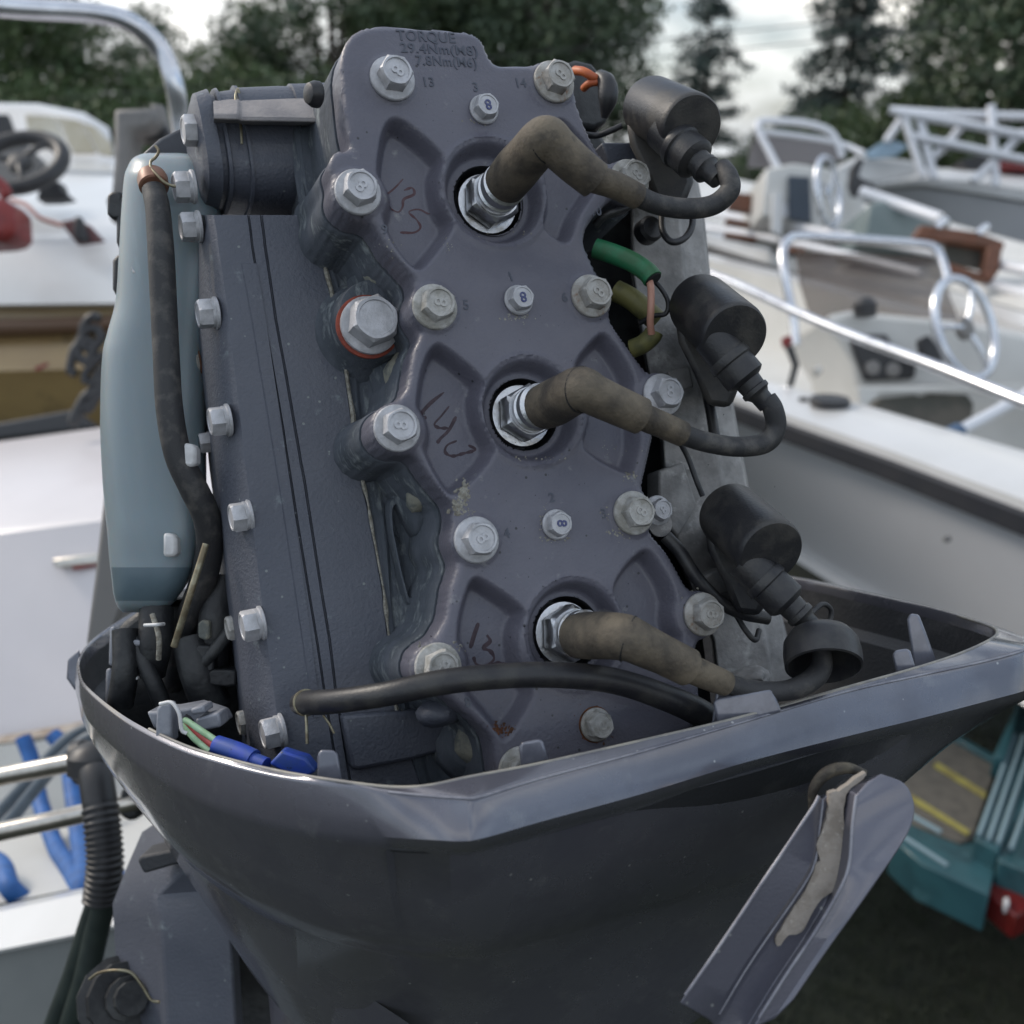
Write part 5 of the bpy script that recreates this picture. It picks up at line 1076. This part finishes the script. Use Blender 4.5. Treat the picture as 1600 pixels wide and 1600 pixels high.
pp('post', ((176, 168), (238, 166), (244, 176), (243, 190), (236, 200), (204, 204), (198, 260), (190, 345), (168, 345), (176, 250)), 1.5, .06, GREYP, cpst, bevel=.008)
pp('lever', ((206, 204), (240, 200), (250, 190), (262, 200), (270, 222), (240, 216), (210, 214)), 1.53, .04, BLK, cpst, bevel=.006); pp('knob', ((164, 312), (170, 302), (180, 306), (182, 335), (172, 338)), 1.46, .03, BLK, cpst, bevel=.006)
pp('back_plate', ((232, 160), (254, 162), (262, 196), (268, 212), (246, 196)), 1.58, .02, GREYP, cpst)  # plate in the same grey as the post, set behind it

# ---------------------------------------------------------------- nearest boat on the right
bD = T('console_boat', 1500, 760, 2.2, 'nearest right hand boat, grey hull with black rub rail, steering wheel and smoked windshield', 'boat')
GE = [(900,535,1.0),(1000,566,1.0),(1120,607,1.0),(1225,646,1.0),(1400,706,1.0),(1600,780,1.0),(1800,852,1.0),(2100,960,1.0)]
outer = [Z(*g) for g in GE]; side = Vector((-1, .1, 0)).normalized()
CH = [(900,660,.55),(1000,715,.55),(1150,806,.55),(1257,870,.55),(1335,918,.55),(1600,1082,.55),(1800,1210,.55),(2100,1400,.55)]
chine = [Z(*g) for g in CH]
inner_ = [Z(x, y, 1.015) for x, y in ((900,505),(1000,533),(1120,572),(1206,600),(1360,638),(1600,708),(1800,768),(2100,856))]
hr_ = []
for o_, c_, i_ in zip(outer, chine, inner_):
    u_ = side
    hr_.append([i_-Vector((0, 0, .005)), i_+Vector((0, 0, .004)), i_*.5+o_*.5+Vector((0, 0, .012)), o_-u_*.012+Vector((0, 0, .004)), o_+u_*.004, o_+u_*.006-Vector((0, 0, .02))])
loft('gunwale', hr_, GEL, bD, smooth=40)
loft('rub_rail', [[o_+side*.006-Vector((0, 0, .018)), o_+side*.024-Vector((0, 0, .022)), o_+side*.026-Vector((0, 0, .058)), o_+side*.0-Vector((0, 0, .064))] for o_ in outer], RUB, bD, smooth=40)
loft('hull_side', [[o_-Vector((0, 0, .05)), (o_*.66+c_*.34)+side*.015-Vector((0, 0, .02)), (o_*.33+c_*.67)+side*.012, c_] for o_, c_ in zip(outer, chine)], GELG, bD, smooth=60)
loft('hull_bottom', [[c_+side*.004+Vector((0, 0, .004)), c_+side*.03-Vector((0, 0, .008)), c_-side*.25-Vector((0, 0, .14)), c_-side*.75-Vector((0, 0, .33))] for c_ in chine], GEL, bD, smooth=30)
far = [Z(x, y, 1.0) for x, y in ((1060,398),(1100,408),(1160,424),(1230,442),(1340,474),(1560,530),(1700,570),(1900,630))]
loft('cockpit_liner', [[i_-Vector((0, 0, .004)), Vector((i_.x+.03, i_.y, .68)), Vector(((i_.x+f_.x)/2, (i_.y+f_.y)/2, .66)), Vector((f_.x, f_.y, .68)), f_] for i_, f_ in zip(inner_, far)], GELC, bD, smooth=30)
loft('far_gunwale', [[f_, f_+Vector((.0, 0, .02)), f_+Vector((.10, .03, .02)), f_+Vector((.12, .03, -.05))] for f_ in far], GEL, bD, smooth=30)
pt('hand_rail', ((1060, 410, 3.0), (1150, 444, 2.75), (1240, 486, 2.5), (1330, 524, 2.3), (1460, 572, 2.05), (1600, 628, 1.85), (1760, 690, 1.68)), .0115, TUBEM, bD, seg=16)
con = pp('console', ((1290, 492), (1330, 484), (1500, 500), (1600, 520), (1690, 560), (1690, 790), (1500, 712), (1345, 640), (1336, 570)), 2.95, .45, GELC, bD, bevel=.02)
pp('dash_panel', ((1328, 522), (1386, 522), (1398, 545), (1434, 560), (1430, 590), (1354, 594), (1338, 556)), 2.92, .03, BLK, con)
for x, y, r in ((1363, 575, .018), (1395, 578, .018), (1372, 538, .016)): lathe('gauge', P(x, y, 2.918), -FW, [(0, r*1.15), (.006, r*1.15), (.007, r), (.0072, .002)], GREYP, con, seg=20)
pp('storage_opening', ((1362, 640), (1376, 622), (1430, 616), (1440, 620), (1452, 614), (1512, 616), (1522, 630), (1520, 650), (1470, 684)), 2.86, .06, DKGRN, con, bevel=.004)
pp('console_lip', ((1340, 604), (1600, 600), (1660, 625), (1640, 640), (1522, 612), (1376, 614), (1346, 640)), 2.84, .02, GELC, con, bevel=.004)
lathe('compass', P(1352, 494, 2.9), UP, [(0, .03), (.03, .034), (.05, .02), (.055, .005)], BLK, con, seg=20); pp('black_knob', ((1436, 530), (1452, 522), (1470, 545), (1476, 568), (1456, 566), (1440, 552)), 2.83, .03, BLK, con, bevel=.006)
wheel('steering_wheel', (1508, 513), 60, 80, 2.8, TUBEM, bD, r=.0125, tilt=.28, yaw=.7, hubm=GREYP)
pp('windshield', ((1244, 392), (1462, 402), (1480, 450), (1500, 504), (1400, 500), (1306, 512), (1268, 500), (1250, 440)), (3.1, 3.15, 3.1, 3.05, 3.05, 3.0, 3.0, 3.0), .008, SMOKE, bD, bevel=.001)
pt('windshield_frame', ((1244, 540, 2.95), (1238, 490, 2.98), (1226, 430, 3.0), (1223, 395, 3.03), (1232, 375, 3.05), (1252, 370, 3.07), (1340, 374, 3.1), (1440, 382, 3.13), (1464, 392, 3.13), (1476, 420, 3.1), (1480, 445, 3.08)), .0135, TUBEM, bD, seg=16)
wl = T('hand_pump', 1240, 570, 2.8, 'red and dark pump handle standing in the corner of the nearest right boat', 'pump'); pp('handle', ((1222, 528), (1236, 522), (1240, 536), (1226, 544)), 2.75, .02, REDP, wl, bevel=.004); pp('stem', ((1228, 540), (1240, 540), (1250, 570), (1240, 604), (1232, 602), (1240, 570)), 2.76, .02, BLK, wl, bevel=.004)  # pump handle with red grip and dark stem, no lamp
pp('base', ((1270, 575), (1284, 570), (1286, 580), (1276, 590)), 2.78, .02, STEEL, wl, bevel=.003)
lathe('filler_cap', Z(1296, 633, 1.02), Vector((0, 0, 1)), [(0, .045), (.008, .048), (.018, .044), (.02, .02)], BLK, bD, seg=28); lathe('drain_cap', Z(1256, 625, 1.02), Vector((0, 0, 1)), [(0, .014), (.005, .012)], BLK, bD, seg=16)
pl_ = T('paddle', 1540, 640, 2.6, 'pale pole with a blue grip leaning in the nearest right boat', 'pole'); pt('shaft', ((1498, 674, 2.3), (1540, 652, 2.35), (1600, 618, 2.4), (1700, 560, 2.5)), .014, TUBEW, pl_); pt('grip', ((1474, 686, 2.27), (1498, 674, 2.3)), .02, mat('blue_grip', (.05, .1, .18), .5), pl_, sub=1)
pt('transom_screw', ((1478, 843, 1.93), (1482, 842, 1.92)), .006, GREYP, bD, sub=1)

# ---------------------------------------------------------------- second boat on the right
bE = T('console_boat', 1300, 420, 5.5, 'second boat on the right with wood panels, white rails and a dark console door', 'boat')
def dE(x): return 7.2-(x-1100)/500*3.5
def rw(ys, off=0): return [P(x, y, dE(x)+off) for x, y in zip((1000, 1110, 1240, 1420, 1600, 1760), ys)]
loft('gunwale', [rw((318, 350, 384, 436, 488, 540), .25), rw((336, 366, 404, 458, 512, 566), .02), rw((350, 382, 424, 480, 536, 590)), rw((352, 386, 428, 484, 540, 594), .02)], GEL, bE, smooth=40)
loft('rub_rail', [rw((352, 386, 428, 484, 524, 574), .01), rw((370, 392, 434, 490, 540, 590), -.02), rw((380, 404, 444, 500, 552, 602), .02)], RUB, bE, smooth=40)
loft('hull_side', [rw((378, 402, 442, 498, 550, 600), .03), rw((395, 424, 466, 520, 575, 620), .03), rw((500, 540, 600, 700, 800, 850), .12), ], mat('blue_grey_hull', (.33, .36, .39), .4), bE, smooth=40)
loft('deck', [rw((316, 348, 382, 434, 486, 538), .26), rw((300, 320, 350, 400, 440, 480), .6), rw((250, 270, 300, 330, 380, 410), 1.6)], GELC, bE)
for pts_ in (((1000, 318, 7.6), (1110, 334, 6.8), (1300, 364, 5.6), (1500, 402, 4.6), (1640, 430, 4.1)), ((1060, 350, 7), (1180, 368, 6.2), (1330, 400, 5.2), (1440, 428, 4.7)), ((1540, 442, 4.4), (1640, 470, 4.0), (1740, 500, 3.8))): pt('side_rail', pts_, .022, TUBEW, bE)
pp('console', ((1196, 262), (1240, 254), (1300, 262), (1345, 286), (1352, 320), (1350, 374), (1250, 352), (1232, 346), (1190, 338)), 5.9, .6, GELC, bE, bevel=.02)
pp('console_door', ((1232, 274), (1266, 276), (1268, 348), (1234, 342)), 5.86, .03, mat('blue_black_door', (.03, .045, .065), .4), bE, bevel=.004); 
pp('post', ((1208, 300), (1224, 300), (1222, 372), (1206, 360)), 5.85, .05, GEL, bE)
pp('wood_panel', ((1146, 300), (1204, 306), (1196, 338), (1136, 326)), 6.2, .05, TEAK, bE); pp('wood_panel', ((1136, 340), (1192, 350), (1190, 358), (1134, 350)), 6.2, .05, TEAK, bE); pp('wood_panel', ((1134, 362), (1184, 370), (1182, 380), (1132, 370)), 6.1, .05, TEAK, bE); pp('wood_panel', ((1236, 384), (1262, 388), (1254, 396), (1236, 394)), 5.5, .05, TEAK, bE)
wheel('steering_wheel', (1294, 300), 29, 53, 5.6, TUBEM, bE, r=.016, tilt=.05, yaw=.8, hubm=TUBEM)
pp('windshield', ((1172, 238), (1182, 206), (1300, 214), (1320, 250), (1230, 262), (1168, 262)), 6.1, .012, mat('grey_acrylic', (.22, .2, .2), .3, alpha=.75), bE, bevel=.002)
pt('windshield_frame', ((1226, 340, 5.9), (1226, 290, 5.95), (1206, 245, 6.0), (1184, 204, 6.05)), .022, TUBEW, bE); pt('windshield_frame', ((1184, 204, 6.05), (1190, 190, 6.1), (1250, 192, 6.1), (1290, 202, 6.1), (1306, 218, 6.1), (1316, 246, 6.1)), .022, TUBEW, bE); pt('windshield_frame', ((1186, 206, 6.1), (1240, 212, 6.1), (1310, 224, 6.1), (1350, 240, 6.0)), .018, TUBEW, bE)
pp('engine_locker', ((1358, 318), (1380, 312), (1490, 340), (1470, 400), (1420, 385), (1350, 376)), 5.2, .5, TEALB, bE, bevel=.02); pt('locker_edge', ((1345, 300, 5.3), (1400, 318, 5.2), (1470, 342, 5.0)), .03, TUBEW, bE)
pp('throttle', ((1330, 262), (1344, 244), (1350, 250), (1342, 275), (1370, 290), (1366, 304), (1334, 305), (1328, 290)), 5.7, .05, BLK, bE)
wb = T('wooden_rack', 1500, 400, 4.4, 'brown wooden box frame with two small cleats on top, behind the right windshield', 'wooden box')
pp('top_board', ((1428, 372), (1440, 350), (1530, 362), (1572, 378), (1568, 392), (1500, 380)), 4.35, .06, TEAK, wb, bevel=.01); pp('end_board', ((1544, 384), (1568, 386), (1562, 424), (1550, 440), (1536, 436)), 4.32, .06, TEAK, wb, bevel=.01)
pp('bottom_board', ((1478, 408), (1548, 430), (1550, 442), (1480, 424)), 4.33, .06, TEAK, wb, bevel=.01); pp('back_board', ((1474, 380), (1544, 392), (1540, 424), (1480, 410)), 4.42, .02, DKGRN, wb, bevel=.004)
for x, y in ((1472, 350), (1536, 360)): pt('cleat', ((x-8, y+6, 4.3), (x, y-2, 4.3), (x+8, y-6, 4.3)), .016, TUBEM, wb, seg=8)
# ---------------------------------------------------------------- far boat with the railings
bF = T('cruiser', 1500, 290, 8.5, 'far white boat with a tall tubular railing and pale blue windscreen', 'boat')
def rf(ys, d): return [P(x, y, d+(1600-x)/200*.25) for x, y in zip((1340, 1385, 1440, 1520, 1600, 1720), ys)]
loft('hull', [rf((300, 280, 262, 264, 270, 280), 9.2), rf((300, 280, 268, 270, 280, 292), 8.8), rf((300, 286, 278, 284, 296, 310), 8.7), rf((302, 292, 288, 300, 314, 328), 8.72), rf((304, 298, 296, 306, 318, 332), 8.8), rf((330, 340, 350, 400, 430, 440), 9.2)], GEL, bF, smooth=35)
loft('hull_side', [rf((302, 296, 296, 306, 320, 334), 8.76), rf((330, 340, 350, 400, 430, 440), 9.1)], GELG, bF)
pp('windscreen', ((1350, 240), (1374, 224), (1400, 220), (1420, 228), (1400, 244), (1360, 248)), 8.9, .03, GLASSB, bF); pp('cabin', ((1300, 262), (1345, 240), (1430, 248), (1446, 272), (1380, 290), (1320, 290)), 9.0, .8, GEL, bF, bevel=.05)
for a in (((1390, 172, 8.8), (1480, 178, 8.7), (1600, 182, 8.6), (1700, 184, 8.5)), ((1400, 176, 8.6), (1500, 192, 8.5), (1600, 212, 8.4), (1700, 230, 8.3)), ((1420, 212, 8.6), (1500, 228, 8.5), (1600, 250, 8.4), (1700, 268, 8.3)), ((1412, 180, 8.6), (1426, 225, 8.6), (1442, 275, 8.6)), ((1436, 182, 8.6), (1448, 230, 8.6), (1460, 280, 8.6)),
          ((1548, 165, 8.5), (1552, 220, 8.5), (1556, 292, 8.5)), ((1410, 184, 8.9), (1396, 205, 8.9), (1384, 222, 8.9)), ((1600, 206, 8.5), (1566, 240, 8.5), (1520, 284, 8.5)), ((1508, 190, 8.6), (1480, 225, 8.6), (1458, 245, 8.6))): pt('railing_tube', a, .035, TUBEW, bF, sub=3)
pp('red_cover', ((1560, 248), (1620, 252), (1620, 266), (1566, 262)), 8.9, .2, REDP, bF); pp('dark_seat', ((1500, 250), (1540, 240), (1620, 262), (1620, 292), (1530, 288)), 9.1, .3, BLK, bF)

# ---------------------------------------------------------------- teal trailer at the lower right
tr = T('boat_trailer', 1520, 1300, 1.9, 'teal painted trailer step with grey boards, yellow stripes and a red lamp', 'trailer')
pz = .40
def zz(x, y, z=pz): return Z(x, y, z)
def zp(name, pts_, z, th, m, parent, bevel=.003): return prism(name, [Z(x, y, z) for x, y in pts_], Vector((0, 0, -th)), m, parent, bevel=bevel)
zp('board', ((1420, 1095), (1560, 1190), (1520, 1310), (1380, 1250), (1380, 1180)), pz, .03, PLANKM, tr)
zp('board', ((1375, 1225), (1425, 1255), (1518, 1312), (1500, 1316), (1400, 1275), (1370, 1258)), pz-.004, .03, PLANKM, tr)
zp('yellow_stripe', ((1464, 1190), (1541, 1238), (1538, 1246), (1458, 1196)), pz+.004, .003, YLINE, tr, 0); zp('yellow_stripe', ((1424, 1241), (1515, 1298), (1512, 1304), (1420, 1248)), pz+.004, .003, YLINE, tr, 0)
zp('edge_beam', ((1486, 1150), (1494, 1146), (1560, 1182), (1556, 1190)), pz+.01, .03, TEAL, tr)
zp('side_beam', ((1592, 1095), (1650, 1110), (1640, 1200), (1560, 1330), (1522, 1310), (1556, 1220)), pz+.03, .06, TEAL, tr)
zp('front_beam', ((1395, 1275), (1430, 1290), (1510, 1310), (1560, 1340), (1545, 1398), (1440, 1350), (1395, 1310)), pz-.01, .08, TEAL, tr)
zp('front_plate', ((1560, 1310), (1585, 1275), (1700, 1330), (1700, 1400), (1560, 1345)), pz+.02, .07, TEAL, tr)
for a in (((1586, 1148), (1530, 1305)), ((1600, 1150), (1545, 1312)), ((1616, 1155), (1560, 1318)), ((1640, 1165), (1580, 1326)), ((1425, 1275), (1470, 1300)), ((1412, 1308), (1480, 1352))):
    tube('ridge', [Z(a[0][0], a[0][1], pz+.035), Z(a[1][0], a[1][1], pz+.035)], .0045, mat('worn_teal_edge', (.20, .29, .33), .5), tr, seg=8, sub=1)
for k_ in range(1): zp('upright', ((1552, 1180), (1592, 1095), (1600, 1090), (1570, 1185)), pz+.05, .05, TEAL, tr)
rl = zp('tail_lamp', ((1548, 1352), (1600, 1372), (1610, 1420), (1588, 1432), (1570, 1418), (1540, 1392)), pz-.03, .05, REDL, tr, .004); zp('lamp_screw', ((1568, 1402), (1576, 1400), (1578, 1412), (1570, 1414)), pz-.02, .02, WTAB, rl, .002)
